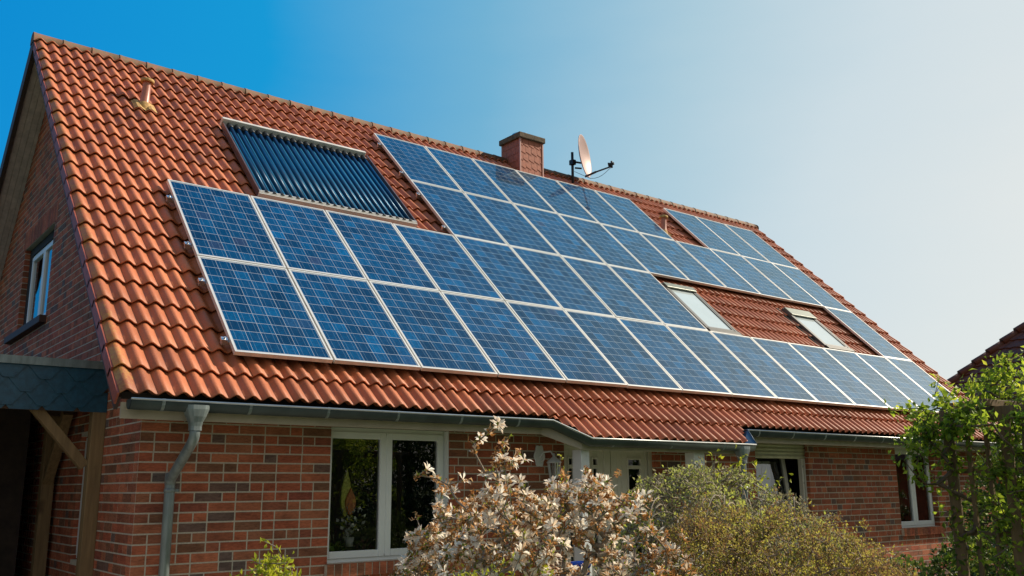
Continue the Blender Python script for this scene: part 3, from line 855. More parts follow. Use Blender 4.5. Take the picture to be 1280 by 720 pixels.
for l in Ls + Ld + Lr:
    b = MB(); b.quad((l[0], YD + .03, l[2]), (l[1], YD + .03, l[2]), (l[1], YD + .03, l[3]), (l[0], YD + .03, l[3])); b.build('door_glass', DGLASS, door)
b = MB(); b.tube([(5.07, YD - .05, 1.05), (5.07, YD - .05, 1.45)], .012, 8); b.tube([(5.07, YD - .05, 1.1), (5.07, YD + .02, 1.1)], .008, 6); b.tube([(5.07, YD - .05, 1.4), (5.07, YD + .02, 1.4)], .008, 6)
b.build('handle', STEEL, door)
# porch posts
for x0, y0, w_ in ((3.846, -5.20, 0.125), (5.72, -5.20, 0.20)):
    b = MB(); b.box(x0, x0 + w_, y0, y0 + 0.15, 0.0, 2.16); b.build('porch_post', PVC, house, bevel=0.006)

# ---- chimney (part of the roof)
cx0, cx1, cy0, cy1, cz1 = 7.31, 7.87, 0.14, 0.70, 8.335
b = MB(); b.box(cx0 + .01, cx1 - .01, cy0 + .01, cy1 - .01, 6.9, cz1)
# shingles on front and left faces, laid diagonally like scales
def scales(face):
    P_ = []
    k = 0; z_ = 7.45
    while z_ < cz1 - 0.02:
        off = (k % 2) * 0.07
        s_ = -off
        while s_ < 0.56:
            a_, c_ = max(s_, 0), min(s_ + .135, .56)
            if c_ - a_ > .02:
                b.rnd = rr.random()
                zt = min(z_ + .17, cz1)
                zl, zr_ = z_ + (0.03 if face == 'F' else 0.0), z_
                if face == 'F': b.prism([(cx0 + a_, cy0 + .004, zl), (cx0 + c_, cy0 + .004, zr_ - .02), (cx0 + c_, cy0 + .010, zt), (cx0 + a_, cy0 + .010, zt)], (0, -0.010, 0))
                else: b.prism([(cx0 + .004, cy0 + a_, zl), (cx0 + .004, cy0 + c_, zr_), (cx0 + .010, cy0 + c_, zt), (cx0 + .010, cy0 + a_, zt)], (-0.010, 0, 0))
            s_ += .14
        z_ += .15; k += 1
scales('F'); scales('L')
ch = b.build('chimney', COPPER, roofo)
TRIM = simple('pink_trim', (0.50, 0.26, 0.22), 0.5)
for (x_, y_) in ((cx0, cy0), (cx1, cy0), (cx0, cy1)):
    b = MB(); b.box(x_ - .014, x_ + .014, y_ - .014, y_ + .014, 7.3, cz1); b.build('corner_trim', TRIM, ch)
b = MB(); b.box(cx0 - .05, cx1 + .04, cy0 - .05, cy1 + .05, cz1, cz1 + .11); b.build('chimney_cap', CONC, ch, bevel=0.012)
b = MB(); b.lathe([(0.0, 0.0), (.14, 0.0), (.14, .06), (.165, .065), (.165, .085), (.12, .09), (.12, .05), (0, .05)], 24, Matrix.Translation(Vector(((cx0 + cx1) / 2 - .05, (cy0 + cy1) / 2, cz1 + .11))))
b.build('flue', STEEL, ch)
b = MB(); b.box(cx0 - .06, cx1 + .06, -0.05 + .0, 0.16, 0, 0.01)
# ---- clay vent pipes (part of the roof)
def vent(u, v, hgt=0.40):
    p = rw(u, v, HT + .03)
    T = Matrix.Translation(Vector(p)) @ Matrix.Rotation(math.radians(3), 4, 'Y')
    b = MB(); b.lathe([(.075, -.08), (.070, .05), (.062, .07), (.055, hgt - .06), (.055, hgt - .02)], 18, T)
    vo = b.build('vent_pipe', PIPEM, roofo)
    b = MB(); b.lathe([(.0, hgt - .01), (.055, hgt - .02), (.088, hgt - .035), (.092, hgt - .01), (.088, hgt + .012), (.06, hgt + .025), (0, hgt + .03)], 18, T); b.build('vent_cap', LICH, vo)
    b = MB(); b.lathe([(.09, -.09), (.086, -.02), (.078, .055), (.060, .075)], 18, T)
    R2 = ROOF
    q = [rw(u - .15, v - .17, HT + .045), rw(u + .17, v - .17, HT + .045), rw(u + .17, v + .17, HT + .02), rw(u - .15, v + .17, HT + .02)]
    for i_ in range(8):
        for j_ in range(1):
            u0_, u1_ = u - .152 + i_ * .038, u - .152 + (i_ + 1) * .038
            hh = lambda uu: HT + 0.046 + 0.040 * (0.5 - 0.5 * math.cos(2 * PI * ((((uu - U0) / .152) % 1) ** .74)))
            b.quad(rw(u0_, v - .15, hh(u0_) + .012), rw(u1_, v - .15, hh(u1_) + .012), rw(u1_, v + .12, hh(u1_)), rw(u0_, v + .12, hh(u0_)))
    b.build('vent_base', LICH, vo)
vent(0.165, -0.95); vent(10.33, -1.10, 0.36)

# ---- roof windows (parts of the house)
def skylight(u0, u1, v0, v1, blind):
    b = MB()
    h0, h1 = HT + .0, HT + .115
    for (a_, c_, d_, e_) in ((u0, u0 + .06, v0, v1), (u1 - .06, u1, v0, v1), (u0 + .06, u1 - .06, v0, v0 + .10), (u0 + .06, u1 - .06, v1 - (.22 if blind else .12), v1)):
        b.box(a_, c_, d_, e_, h0, h1)
    o = b.build('roof_window', simple('dark_grey_cladding', (0.10, 0.10, 0.09), 0.45, 0.2), house, ROOF, bevel=0.006)
    b = MB(); b.box(u0 + .02, u1 - .02, v1 - .14 - (.10 if blind else 0), v1 - .01, h1 - .001, h1 + .028); b.build('top_cover', simple('olive_grey_cover', (0.17, 0.19, 0.15), 0.4, 0.3), o, ROOF, bevel=0.006)
    b = MB(); b.box(u0 - .0, u1, v0 - .02, v0 + .075, h1 - .06, h1 + .012); b.build('bottom_cover', simple('dark_olive_cover', (0.05, 0.05, 0.04), 0.5, 0.2), o, ROOF, bevel=0.006)
    b = MB(); bar_w = .035
    for (a_, c_, d_, e_) in ((u0 + .06, u0 + .06 + bar_w, v0 + .10, v1 - .12), (u1 - .06 - bar_w, u1 - .06, v0 + .10, v1 - .12), (u0 + .06, u1 - .06, v0 + .10, v0 + .10 + bar_w)):
        b.box(a_, c_, d_, e_, h1 - .03, h1 - .004)
    b.build('sash_trim', bpy.data.materials['dark_grey_cladding'], o, ROOF)
    b = MB(); b.quad((u0 + .06, v0 + .10, h1 - .018), (u1 - .06, v0 + .10, h1 - .018), (u1 - .06, v1 - .12, h1 - .018), (u0 + .06, v1 - .12, h1 - .018))
    b.build('pane', SKYGLASS, o, ROOF)
    b = MB(); b.box(u0 - .10, u0, v0 - .08, v1 + .05, HT + .03, HT + .062); b.box(u1, u1 + .10, v0 - .08, v1 + .05, HT + .03, HT + .062); b.box(u0 - .1, u1 + .1, v0 - .22, v0, HT + .034, HT + .066)
    b.build('flashing', simple('dark_flashing', (0.03, 0.028, 0.025), 0.85, spec=0.1), o, ROOF)
skylight(8.24, 9.03, -4.88, -3.50, False)
skylight(11.50, 12.34, -4.86, -3.60, True)

# ================================================================ solar panels
PW, PH = 0.99, 1.65
def make_panel():
    r = empty('solar_panel', mw=ROOF.copy())
    fm = MB(); t = 0.020
    for (a_, c_, d_, e_) in ((0, t, 0, PH), (PW - t, PW, 0, PH), (t, PW - t, 0, t), (t, PW - t, PH - t, PH)): fm.box(a_, c_, d_, e_, -0.042, 0.0)
    f_ = bpy.data.objects
    me = fm
    a = me.build('frame', FRAME, None); a.parent = r; a.matrix_basis = Matrix.Identity(4)
    b.__init__()
    b.box(t - .002, PW - t + .002, t - .002, PH - t + .002, -0.036, -0.005)
    c = b.build('cells', CELLS, None); c.parent = r; c.matrix_basis = Matrix.Identity(4)
    return r
b = MB()
proto = make_panel()
proto_kids = list(proto.children)
ORD = ['first', 'second', 'third', 'fourth', 'fifth', 'sixth', 'seventh', 'eighth', 'ninth', 'tenth', 'eleventh', 'twelfth', 'thirteenth', 'fourteenth']
cells = []
for i in list(range(4, 10)) + list(range(11, 14)): cells.append((i, 0))
for i in range(4, 14): cells.append((i, 1))
for i in list(range(0, 8)) + [13]: cells.append((i, 2))
for i in range(0, 14): cells.append((i, 3))
def plabel(i, j):
    if j == 0 and i < 10:
        return f'{ORD[i-4]} solar panel from the left in the top row' + (', below the chimney' if i == 6 else ', below the satellite dish' if i == 8 else '')
    if j == 0: return ['left panel of the three in the short top row, beside the vent pipe', 'middle panel of the three in the short top row at right', 'right panel of the three in the short top row'][i - 11]
    if j == 1: return f'{ORD[i-4]} solar panel from the left in the second row from the ridge'
    if j == 2 and i == 13: return 'lone solar panel right of the narrow roof window'
    if j == 2: return f'{ORD[i]} solar panel from the left in the third row' + (', at the array corner' if i == 0 else ', beside the left roof window' if i == 7 else '')
    return f'{ORD[i]} solar panel from the left in the bottom row'
jr = random.Random(8)
first = True
for (i, j) in cells:
    T = ROOF @ Matrix.Translation(Vector((i * 1.01 + 0.004, -(j + 1) * 1.6623 + 0.006, jr.uniform(-.002, .002)))) @ Matrix.Rotation(jr.gauss(0, .0016), 4, 'X') @ Matrix.Rotation(jr.gauss(0, .0016), 4, 'Y')
    if first: r = proto; first = False
    else:
        r = proto.copy(); col.objects.link(r)
        for ch_ in proto_kids:
            c = ch_.copy(); col.objects.link(c); c.parent = r
    r.matrix_basis = T
    tag(r, plabel(i, j), 'solar panel', 'solar panels on the roof')

# mounting rails with end clamps showing past the panels
def rail(u0, u1, v, label):
    T = ROOF @ Matrix.Translation(Vector((u0, v, -0.062)))
    r = empty('mounting_rail', mw=T, label=label, cat='mounting rail', group='mounting rails under the panels')
    m1 = MB(); m1.box(0, u1 - u0, -.02, .02, -.02, .018); a = m1.build('rail', ALU, None); a.parent = r; a.matrix_basis = Matrix.Identity(4)
    m2 = MB(); m2.box(-.012, 0.05, -.024, .024, .0181, .045); m2.tube([(0.02, 0, .04), (0.02, 0, .062)], .009, 6); a = m2.build('end_clamp', ALU, None); a.parent = r; a.matrix_basis = Matrix.Identity(4)
for v, lb in ((-3.73, 'upper rail end left of the third panel row'), (-4.74, 'lower rail end left of the third panel row')):
    rail(-0.06, 8.05, v, lb)
for v, lb in ((-5.44, 'upper rail end left of the bottom panel row'), (-6.43, 'lower rail end left of the bottom panel row')):
    rail(-0.06, 14.1, v, lb)
for v, lb in ((-0.40, 'topmost rail end right of the solar tube collector'), (-1.40, 'second rail end below the ridge, left of the top panel row')):
    rail(3.985, 10.05, v, lb)
for v, lb in ((-2.10, 'rail end left of the second panel row, upper one'), (-3.08, 'rail end left of the second panel row, lower one')):
    rail(3.985, 14.1, v, lb)

# ================================================================ evacuated tube collector
uc0, uc1, vc0, vc1 = 1.17, 3.50, -3.16, -1.10
col_r = empty('tube_collector', mw=ROOF @ Matrix.Translation(Vector((uc0, vc0, 0.012))), label='dark blue evacuated tube solar collector above the lower panels', cat='solar collector')
Wc, Hc = uc1 - uc0, vc1 - vc0
def kid(mb, name, m_, par=col_r, bev=0):
    o = mb.build(name, m_, None, bevel=bev); o.parent = par; o.matrix_basis = Matrix.Identity(4); return o
PINKF = simple('dark_side_frame', (0.13, 0.09, 0.09), 0.4, 0.3)
for xa in (0, Wc - .02):
    b = MB(); b.box(xa, xa + .02, 0, Hc, -.09, -.005); kid(b, 'side_rail', PINKF)
b = MB(); b.box(0.03, Wc - .03, 0.02, Hc - .05, -.085, -.07); kid(b, 'back_sheet', simple('reflection_blue_sheet', (0.02, 0.20, 0.42), 0.55, 0.0, spec=0.2))  # light stripes reflected between the tubes, put into the sheet's blue colour
b = MB(); b.box(-.012, Wc - .06, Hc - .05, Hc + .01, -.08, .05); kid(b, 'manifold', simple('white_housing', (0.62, 0.60, 0.56), 0.45), bev=0.012)
b = MB()
for k in range(3): b.box(0, Wc, -.035 + k * .022, -.018 + k * .022, -.09, -.02 + k * .008)
b.box(0, Wc, -.035, .03, -.10, -.088); kid(b, 'bottom_rail', FRAME)
TUBE = simple('tube_glass', (0.003, 0.035, 0.105), 0.32, 0.0, 3, 0.2)
TUBE.node_tree.nodes['Principled BSDF'].inputs['Specular Tint'].default_value = (0.3, 0.7, 1.0, 1)
nt_ = 21; pitch = (Wc - .10) / nt_
for k in range(nt_):
    b = MB(); xk = .05 + pitch * (k + .5)
    b.tube([(xk, .035, -.03), (xk, Hc - .08, -.03)], .026, 16); tb = kid(b, 'tube', TUBE)
    b = MB(); b.tube([(xk, .0, -.03), (xk, .05, -.03)], .036, 12); kid(b, 'tube_cap', BLACKM, tb)
    b = MB(); b.tube([(xk, Hc - .17, -.03), (xk, Hc - .05, -.03)], .036, 12); kid(b, 'tube_collar', simple('steel_collar', (0.03, 0.035, 0.04), 0.5, 0.3) if k == 0 else bpy.data.materials['steel_collar'], tb)

# ================================================================ satellite dish
dx, dy = 8.93, 0.36
dish = empty('satellite_dish', (dx, dy, 7.6), label='pale pink satellite dish on a black mast at the ridge', cat='satellite dish')
b = MB(); b.tube([(dx - .06, dy + .02, 7.6), (dx - .06, dy + .02, 8.46)], .028, 12); b.build('mast', BLACKM, dish)
b = MB(); b.box(dx - .105, dx - .015, dy - .04, dy + .07, 8.19, 8.29); b.bar((dx - .10, dy, 8.25), (dx + .12, dy - .05, 8.25), .03, .03); b.bar((dx - .03, dy - .02, 8.12), (dx + .10, dy - .08, 8.12), .02, .03); b.build('clamp', BLACKM, dish)
N_ = Vector((0.50, -0.85, 0.10)).normalized()
ctr = Vector((dx + 0.15, dy - 0.03, 8.40))
Xd = Vector((0, 0, 1)).cross(N_).normalized(); Yd = N_.cross(Xd)
MD = Matrix(((Xd.x, Yd.x, N_.x, ctr.x), (Xd.y, Yd.y, N_.y, ctr.y), (Xd.z, Yd.z, N_.z, ctr.z), (0, 0, 0, 1)))
b = MB(); Rd = .445; fl = .62
prof = [(0.001, 0)] + [(r_, r_ * r_ / (4 * fl)) for r_ in np.linspace(.06, Rd, 12)] + [(Rd + .008, Rd * Rd / (4 * fl)), (Rd + .008, Rd * Rd / (4 * fl) - .012)] + [(r_, r_ * r_ / (4 * fl) - .012) for r_ in np.linspace(Rd, .06, 10)] + [(0.001, -.012)]
SC = Matrix.Diagonal(Vector((0.90, 1.0, 1.0, 1.0)))
b.lathe(prof, 40, MD @ SC); b.build('reflector', DISHM, dish)
bot = MD @ Vector((0, -Rd, Rd * Rd / (4 * fl)))
lnb = MD @ Vector((0.02, -.30, .60))
b = MB(); b.bar(bot - N_ * .06, bot + (lnb - bot) * .35 , .03, .035); b.bar(bot + (lnb - bot) * .33, lnb + Vector((0, 0, -.05)), .022, .026); b.build('feed_arm', BLACKM, dish)
b = MB(); b.tube([lnb - N_ * .07, lnb - N_ * .03, lnb + N_ * .05], [.045, .032, .028], 14); b.tube([lnb + Vector((0, 0, -.08)), lnb + Vector((0, 0, .06))], .022, 10); b.build('receiver', BLACKM, dish)
b = MB(); pts = [lnb + Vector((0, 0, -.07))] + [bot.lerp(lnb, t) + Vector((0, 0, -.05 - .09 * math.sin(PI * t))) for t in (.9, .75, .6, .45, .3, .1)] + [Vector((dx - .03, dy, 8.05))]
b.tube(pts, .005, 5); b.build('cable', BLACKM, dish)

# ================================================================ wall lantern
lx, ly, lz = 3.86, YW - 0.012, 2.06
lan = empty('wall_lantern', (lx, YW, lz), label='white ornate lantern on the brick wall left of the door', cat='lantern')
b = MB(); pl = []
for k in range(24):
    a_ = 2 * PI * k / 24; r_ = 1 + .10 * math.cos(6 * a_); pl.append((lx - .09 + .075 * r_ * math.cos(a_), YW - .006, lz + .05 + .125 * r_ * math.sin(a_)))
b.prism(pl, (0, -.02, 0)); b.build('back_plate', WHITEM, lan, bevel=.004)
b = MB(); b.tube([(lx - .09, YW - .02, lz + .03), (lx - .08, YW - .08, lz + .09), (lx - .03, YW - .15, lz + .10), (lx, YW - .17, lz + .045)], .011, 8); b.tube([(lx - .09, YW - .02, lz - .02), (lx - .07, YW - .07, lz - .0), (lx - .09, YW - .11, lz + .04)], .008, 6); b.build('arm', WHITEM, lan)
T = Matrix.Translation(Vector((lx, YW - .17, lz - .02)))
b = MB(); b.lathe([(0.0, .10), (.012, .095), (.018, .06), (.03, .05), (.09, .0), (.092, -.012), (0.0, -.01)], 6, T); b.lathe([(0, -.19), (.05, -.185), (.058, -.17), (0, -.165)], 6, T)
for k in range(6):
    a_ = 2 * PI * k / 6; b.bar((lx + .075 * math.cos(a_), YW - .17 + .075 * math.sin(a_), lz - .03), (lx + .052 * math.cos(a_), YW - .17 + .052 * math.sin(a_), lz - .20), .009, .009, up=(1, .1, 0))
b.build('lamp_housing', WHITEM, lan)
b = MB(); b.lathe([(.068, -.014), (.050, -.168)], 6, T); b.build('lamp_glass', glass_mat('lantern_glass', (0.7, 0.7, 0.65), 1.2), lan)

# ================================================================ carport
cp = empty('carport', (-2.6, -3.36, 0), label='carport with blue slate fascia left of the gable wall', cat='carport')
CX0, CY0, CY1 = -5.0, -3.42, 3.9
b = MB(); b.box(CX0, XL - .02, CY0 + .03, CY1, 2.86, 2.93); b.build('roof', simple('bitumen', (0.05, 0.05, 0.05), 0.9), cp)
b = MB(); b.box(CX0 - .02, XL - .004, CY0 - .05, CY0 + .035, 2.925, 2.975); b.box(CX0 - .02, XL - .004, CY0 - .05, CY0 - .044, 2.90, 2.925); b.build('edge_trim', ZINC, cp)
b = MB(); b.box(CX0, XL - .008, CY0, CY0 + .04, 2.49, 2.925); b.build('fascia_board', JOIST, cp)
# honeycomb slates, lower rows first, each lapping the one below
b = MB(); sr = random.Random(4)
pw_, ph_ = 0.305, 0.125
z_ = 2.40; k = 0
while z_ < 2.90:
    x_ = CX0 + (k % 2) * pw_ / 2 - .1
    while x_ < XL:
        y_ = CY0 - .004 - .0014 * (1 if k % 2 else 0)
        w2_, f2_ = pw_ / 2 * .985, pw_ * .15
        poly = [(x_ - f2_, z_), (x_ + f2_, z_), (x_ + w2_, z_ + ph_), (x_ + w2_, z_ + ph_ * 2.2), (x_ - w2_, z_ + ph_ * 2.2), (x_ - w2_, z_ + ph_)]
        poly = clip_poly(poly, [(1, 0, XL - .006), (-1, 0, -CX0), (0, 1, 2.925), (0, -1, -2.488)])
        if len(poly) > 2:
            b.rnd = sr.random()
            # tilt: bottom edge proud
            q = [(p[0], y_ - .022 + (p[1] - z_) * .085, p[1]) for p in poly]
            b.prism(q, (0, -.009, 0))
        x_ += pw_
    z_ += ph_; k += 1
b.build('slate_cladding', SLATE, cp)
b = MB()
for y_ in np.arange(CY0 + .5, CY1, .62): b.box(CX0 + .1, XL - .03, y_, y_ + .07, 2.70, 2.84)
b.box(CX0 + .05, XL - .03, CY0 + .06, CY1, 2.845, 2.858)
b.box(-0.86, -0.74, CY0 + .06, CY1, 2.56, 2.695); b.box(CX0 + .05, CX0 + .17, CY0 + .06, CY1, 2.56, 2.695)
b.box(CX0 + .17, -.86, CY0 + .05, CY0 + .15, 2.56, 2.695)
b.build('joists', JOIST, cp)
for (x_, y_) in ((-0.838, CY0 - .02), (-0.88, -1.75), (-0.88, 2.1), (CX0 + .05, CY0 + .06), (CX0 + .05, 2.1)):
    b = MB(); b.box(x_, x_ + .125, y_, y_ + .125, 0, 2.56); b.build('post', POSTW, cp, bevel=.006)
b = MB(); b.bar((-.85, CY0 + .09, 1.98), (-1.36, CY0 + .09, 2.56), .09, .10, up=(0, 1, 0)); b.build('brace', POSTW, cp, bevel=.004)
b = MB(); b.bar((-.82, -1.72, 1.85), (-.82, -2.35, 2.56), .09, .10, up=(1, 0, 0)); b.build('brace', POSTW, cp, bevel=.004)
b = MB(); b.box(CX0, -.90, -.95, -.90, 0, 2.70); b.build('plank_wall', simple('dark_planks', (0.035, 0.022, 0.015), 0.8, 0, 10, .4), cp)
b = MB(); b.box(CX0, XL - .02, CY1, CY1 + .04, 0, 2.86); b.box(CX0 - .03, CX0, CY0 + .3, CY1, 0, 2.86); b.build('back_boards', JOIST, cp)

# ================================================================ neighbour house
nb = empty('neighbour_house', (24, -4, 0), label='neighbouring house with dark brown hipped roof at right', cat='house')
AX, AY, AZ = 22.0, -0.77, 4.55
ex, ey, ez = AX - 2.2, AY + 2.35, AZ - 2.2          # left far eave corner
nx0, ny1 = ex, ey
nx1, ny0 = nx0 + 9.0, ny1 - 12.0
half = 4.5; hz = ez + half * 1.02
b = MB()
cen = (nx0 + half, ny1 - half, hz); cen2 = (nx0 + half, ny0 + half, hz)
def slope(p0, p1, q1, q0, rows=20):
    """courses from eave p0-p1 up to q0-q1"""
    p0, p1, q0, q1 = map(lambda p: np.array(p, float), (p0, p1, q0, q1))
    nn = np.cross(p1 - p0, q0 - p0); nn /= np.linalg.norm(nn)
    if nn[2] < 0: nn = -nn
    for k in range(rows):
        t0, t1 = k / rows, (k + 1) / rows
        a0, a1 = p0 + (q0 - p0) * t0, p1 + (q1 - p1) * t0
        c0, c1 = p0 + (q0 - p0) * t1, p1 + (q1 - p1) * t1
        L_ = np.linalg.norm(a1 - a0); nseg = max(2, int(L_ / .05))
        rows_ = []
        for (s0_, s1_, h_) in ((a0, a1, -.0), (a0, a1, .045), (c0, c1, .012)):
            L2 = np.linalg.norm(s1_ - s0_); Lv = []
            for w in range(nseg + 1):
                p = s0_ + (s1_ - s0_) * w / nseg
                along = (p - p0) @ ((p1 - p0) / np.linalg.norm(p1 - p0))
                Lv.append(p + nn * (h_ + .022 * (0.5 - .5 * math.cos(2 * PI * along / .24))))
            rows_.append(b.verts(Lv))
        for r1, r2 in zip(rows_, rows_[1:]):
            for w in range(nseg): b.face((r1 + w, r1 + w + 1, r2 + w + 1, r2 + w))
b.rnd = .5
slope((nx0, ny0, ez), (nx0, ny1, ez), cen, cen2)
slope((nx1, ny1, ez), (nx0, ny1, ez), cen, cen, 20)
slope((nx0, ny0, ez), (nx1, ny0, ez), cen2, cen2, 20)
slope((nx1, ny0, ez), (nx1, ny1, ez), cen, cen2, 20)
nro = b.build('roof', TILE_DK, nb)
b = MB()
A_, C_ = np.array((nx0, ny1, ez)), np.array(cen)
for k in range(16):
    p, q = A_ + (C_ - A_) * k / 16, A_ + (C_ - A_) * (k + 1.12) / 16
    b.tube([p + (0, 0, .05), q + (0, 0, .02)], [.13, .10], 8)
b.build('hip_tiles', TILE_DK, nro)
b = MB(); b.rnd = .6; b.box(nx0 + .5, nx1 - .5, ny0 + .5, ny1 - .5, 0, ez + .05); b.build('wall', BRICK, nb)
for y_ in (-1.5, -4.5, -7.5):
    b = MB(); b.box(nx0 + .46, nx0 + .52, y_ - .6, y_ + .6, .95, 2.1); wn_ = b.build('window', PVC, nb)
    b = MB(); b.box(nx0 + .45, nx0 + .461, y_ - .52, y_ - .04, 1.03, 2.02); b.box(nx0 + .45, nx0 + .461, y_ + .04, y_ + .52, 1.03, 2.02); b.build('pane', simple('dark_pane', (0.02, 0.025, 0.03), 0.05), wn_)

# ================================================================ plants
def np_mesh(name, V, F, R_, mats, midx=None, parent=None, smooth=False):
    me = bpy.data.meshes.new(name)
    V = np.asarray(V, dtype=np.float32).reshape(-1, 3); F = np.asarray(F, dtype=np.int32)
    me.vertices.add(len(V)); me.vertices.foreach_set('co', V.ravel())
    k = F.shape[1]
    me.loops.add(F.size); me.loops.foreach_set('vertex_index', F.ravel())
    me.polygons.add(len(F)); me.polygons.foreach_set('loop_start', np.arange(len(F), dtype=np.int32) * k)
    me.polygons.foreach_set('loop_total', np.full(len(F), k, dtype=np.int32))
    if not isinstance(mats, (list, tuple)): mats = [mats]
    for m_ in mats: me.materials.append(m_)
    if midx is not None: me.polygons.foreach_set('material_index', np.asarray(midx, dtype=np.int32))
    if smooth: me.polygons.foreach_set('use_smooth', np.ones(len(F), dtype=bool))
    me.update(calc_edges=True)
    a_ = me.attributes.new('rnd', 'FLOAT', 'FACE'); a_.data.foreach_set('value', np.asarray(R_, dtype=np.float32))
    o = bpy.data.objects.new(name, me)
    return link(o, parent)

def unit(a): return a / (np.linalg.norm(a, axis=-1, keepdims=True) + 1e-9)

def blades(P, D, L_, W_, R_, fold=0.25, bend=0.25, up=None, mid=0.5):
    """leaf / petal blades: 6 verts, 4 triangles each.  P base, D direction, arrays"""
    n_ = len(P); D = unit(D)
    if up is None: up = unit(RNG.normal(size=(n_, 3)))
    S = unit(np.cross(D, up)); U = np.cross(S, D)
    L_ = np.broadcast_to(np.asarray(L_, float).reshape(-1, 1), (n_, 1)); W_ = np.broadcast_to(np.asarray(W_, float).reshape(-1, 1), (n_, 1))
    m1 = P + D * L_ * mid + U * L_ * bend * .35
    tip = P + D * L_ - U * L_ * bend * .3
    l1 = m1 + S * W_ * .5 + U * W_ * fold; r1 = m1 - S * W_ * .5 + U * W_ * fold
    V = np.stack([P, l1, tip, r1, m1], axis=1).reshape(-1, 3)
    i = np.arange(n_)[:, None] * 5
    F = np.concatenate([i + np.array([[0, 1, 4]]), i + np.array([[1, 2, 4]]), i + np.array([[4, 2, 3]]), i + np.array([[0, 4, 3]])], axis=0)
    return V, F, np.tile(R_, 4)

def join(parts):
    Vs, Fs, Rs = [], [], []; o = 0
    for V, F, R_ in parts:
        Vs.append(V); Fs.append(F + o); Rs.append(R_); o += len(V)
    return np.concatenate(Vs), np.concatenate(Fs), np.concatenate(Rs)

def grow(base_pts, targets, r_tip=0.0018, step=0.06, wob=0.35, expo=0.42, up_bias=0.0, rmax=0.05):
    """connect every target to the nearest part of the growing skeleton; returns tube segments"""
    pos = [np.array(p, float) for p in base_pts]; par = [-1] + list(range(len(base_pts) - 1)); kids = [0] * len(pos)
    base = pos[0]
    T = np.array(targets); order = np.argsort(np.linalg.norm(T - base, axis=1))
    cap = 60000; A = np.zeros((cap, 3)); A[:len(pos)] = pos; nA = len(pos)
    tips = []
    for t in order:
        p = T[t]
        d = A[:nA] - p
        # prefer nodes that lie below / nearer to the root
        c = np.linalg.norm(d, axis=1) + 0.35 * np.maximum(0, A[:nA, 2] - p[2] + 0.0)
        k = int(np.argmin(c)); a_ = A[k]; L_ = np.linalg.norm(p - a_)
        m_ = max(1, int(L_ / step)); prev = k
        side = RNG.normal(size=3) * L_ * wob * .3; side[2] += up_bias * L_
        for q in range(1, m_ + 1):
            w = q / m_
            x_ = a_ + (p - a_) * w + side * math.sin(PI * w) + (RNG.normal(size=3) * step * .12 if q < m_ else 0)
            if nA >= cap: break
            A[nA] = x_; par.append(prev); prev = nA; nA += 1
        tips.append((prev, t))
    cnt = np.zeros(nA)
    for k, _ in tips: cnt[k] += 1
    for k in range(nA - 1, 0, -1):
        cnt[par[k]] += cnt[k]
    R_ = np.minimum(r_tip * np.maximum(cnt, 1) ** expo, rmax)
    return A[:nA], np.array(par), R_, tips

def skeleton_mesh(A, par, R_, sides=4):
    idx = np.arange(1, len(A)); a_ = A[par[idx]]; b_ = A[idx]
    ok = np.linalg.norm(b_ - a_, axis=1) > 1e-5; idx, a_, b_ = idx[ok], a_[ok], b_[ok]
    D = unit(b_ - a_); X = unit(np.cross(D, np.array([[0.3, 0.2, 0.93]]))); Y = np.cross(D, X)
    ra, rb = R_[par[idx]][:, None], R_[idx][:, None]
    ra = np.minimum(ra, rb * 1.6)
    rings = []
    for k in range(sides):
        t = 2 * PI * k / sides; rings.append(a_ + ra * (math.cos(t) * X + math.sin(t) * Y))
    for k in range(sides):
        t = 2 * PI * k / sides; rings.append(b_ + D * rb * .3 + rb * (math.cos(t) * X + math.sin(t) * Y))
    V = np.stack(rings, axis=1).reshape(-1, 3); i = np.arange(len(idx))[:, None] * (2 * sides)
    F = np.concatenate([i + np.array([[k, (k + 1) % sides, sides + (k + 1) % sides, sides + k]]) for k in range(sides)], axis=0)
    return V, F, np.full(len(F), .5)

RT = np.array([RW[0][0], RW[0][1], 0.0]); RT /= np.linalg.norm(RT)          # to the right as the photo sees it
FT = np.array([-RT[1], RT[0], 0.0])                                            # away from the viewpoint

def volume(outline, d0, half, count, zlow, edge=0.12, power=1.0, gaps=0.0):
    """points in a bush: outline = [(px, py)] top edge seen in the photo, centred d0 metres away,
    rounded in depth with the given half thickness"""
    pts = []
    ox = [o[0] for o in outline]; oy = [o[1] for o in outline]
    while len(pts) < count:
        px = RNG.uniform(ox[0], ox[-1]); top = np.interp(px, ox, oy)
        pz = at(px, top, d0)
        zt = pz[2] + .035 * math.sin(px * .11 + 1) + .03 * math.sin(px * .29 + 2) + (RNG.random() < .06) * RNG.uniform(.02, .13)
        zz = zlow + (zt - zlow) * RNG.random() ** power
        f_ = (zz - zlow) / max(.05, (zt - zlow)); lat = (px - ox[0]) / (ox[-1] - ox[0])
        th = half * math.sqrt(max(0.02, 1 - f_ ** 3)) * math.sqrt(max(.05, 1 - (2 * lat - 1) ** 4)) + edge * .3
        dd = RNG.uniform(-1, 1) * th
        p = np.array([pz[0], pz[1], zz]) + FT * dd
        if gaps and math.sin(p[0] * 11 + 1) + math.sin(p[1] * 9.5 + 2 * p[2]) + math.sin(p[2] * 12 - p[0] * 5) < gaps - 1.0: continue
        pts.append(p)
    return np.array(pts)

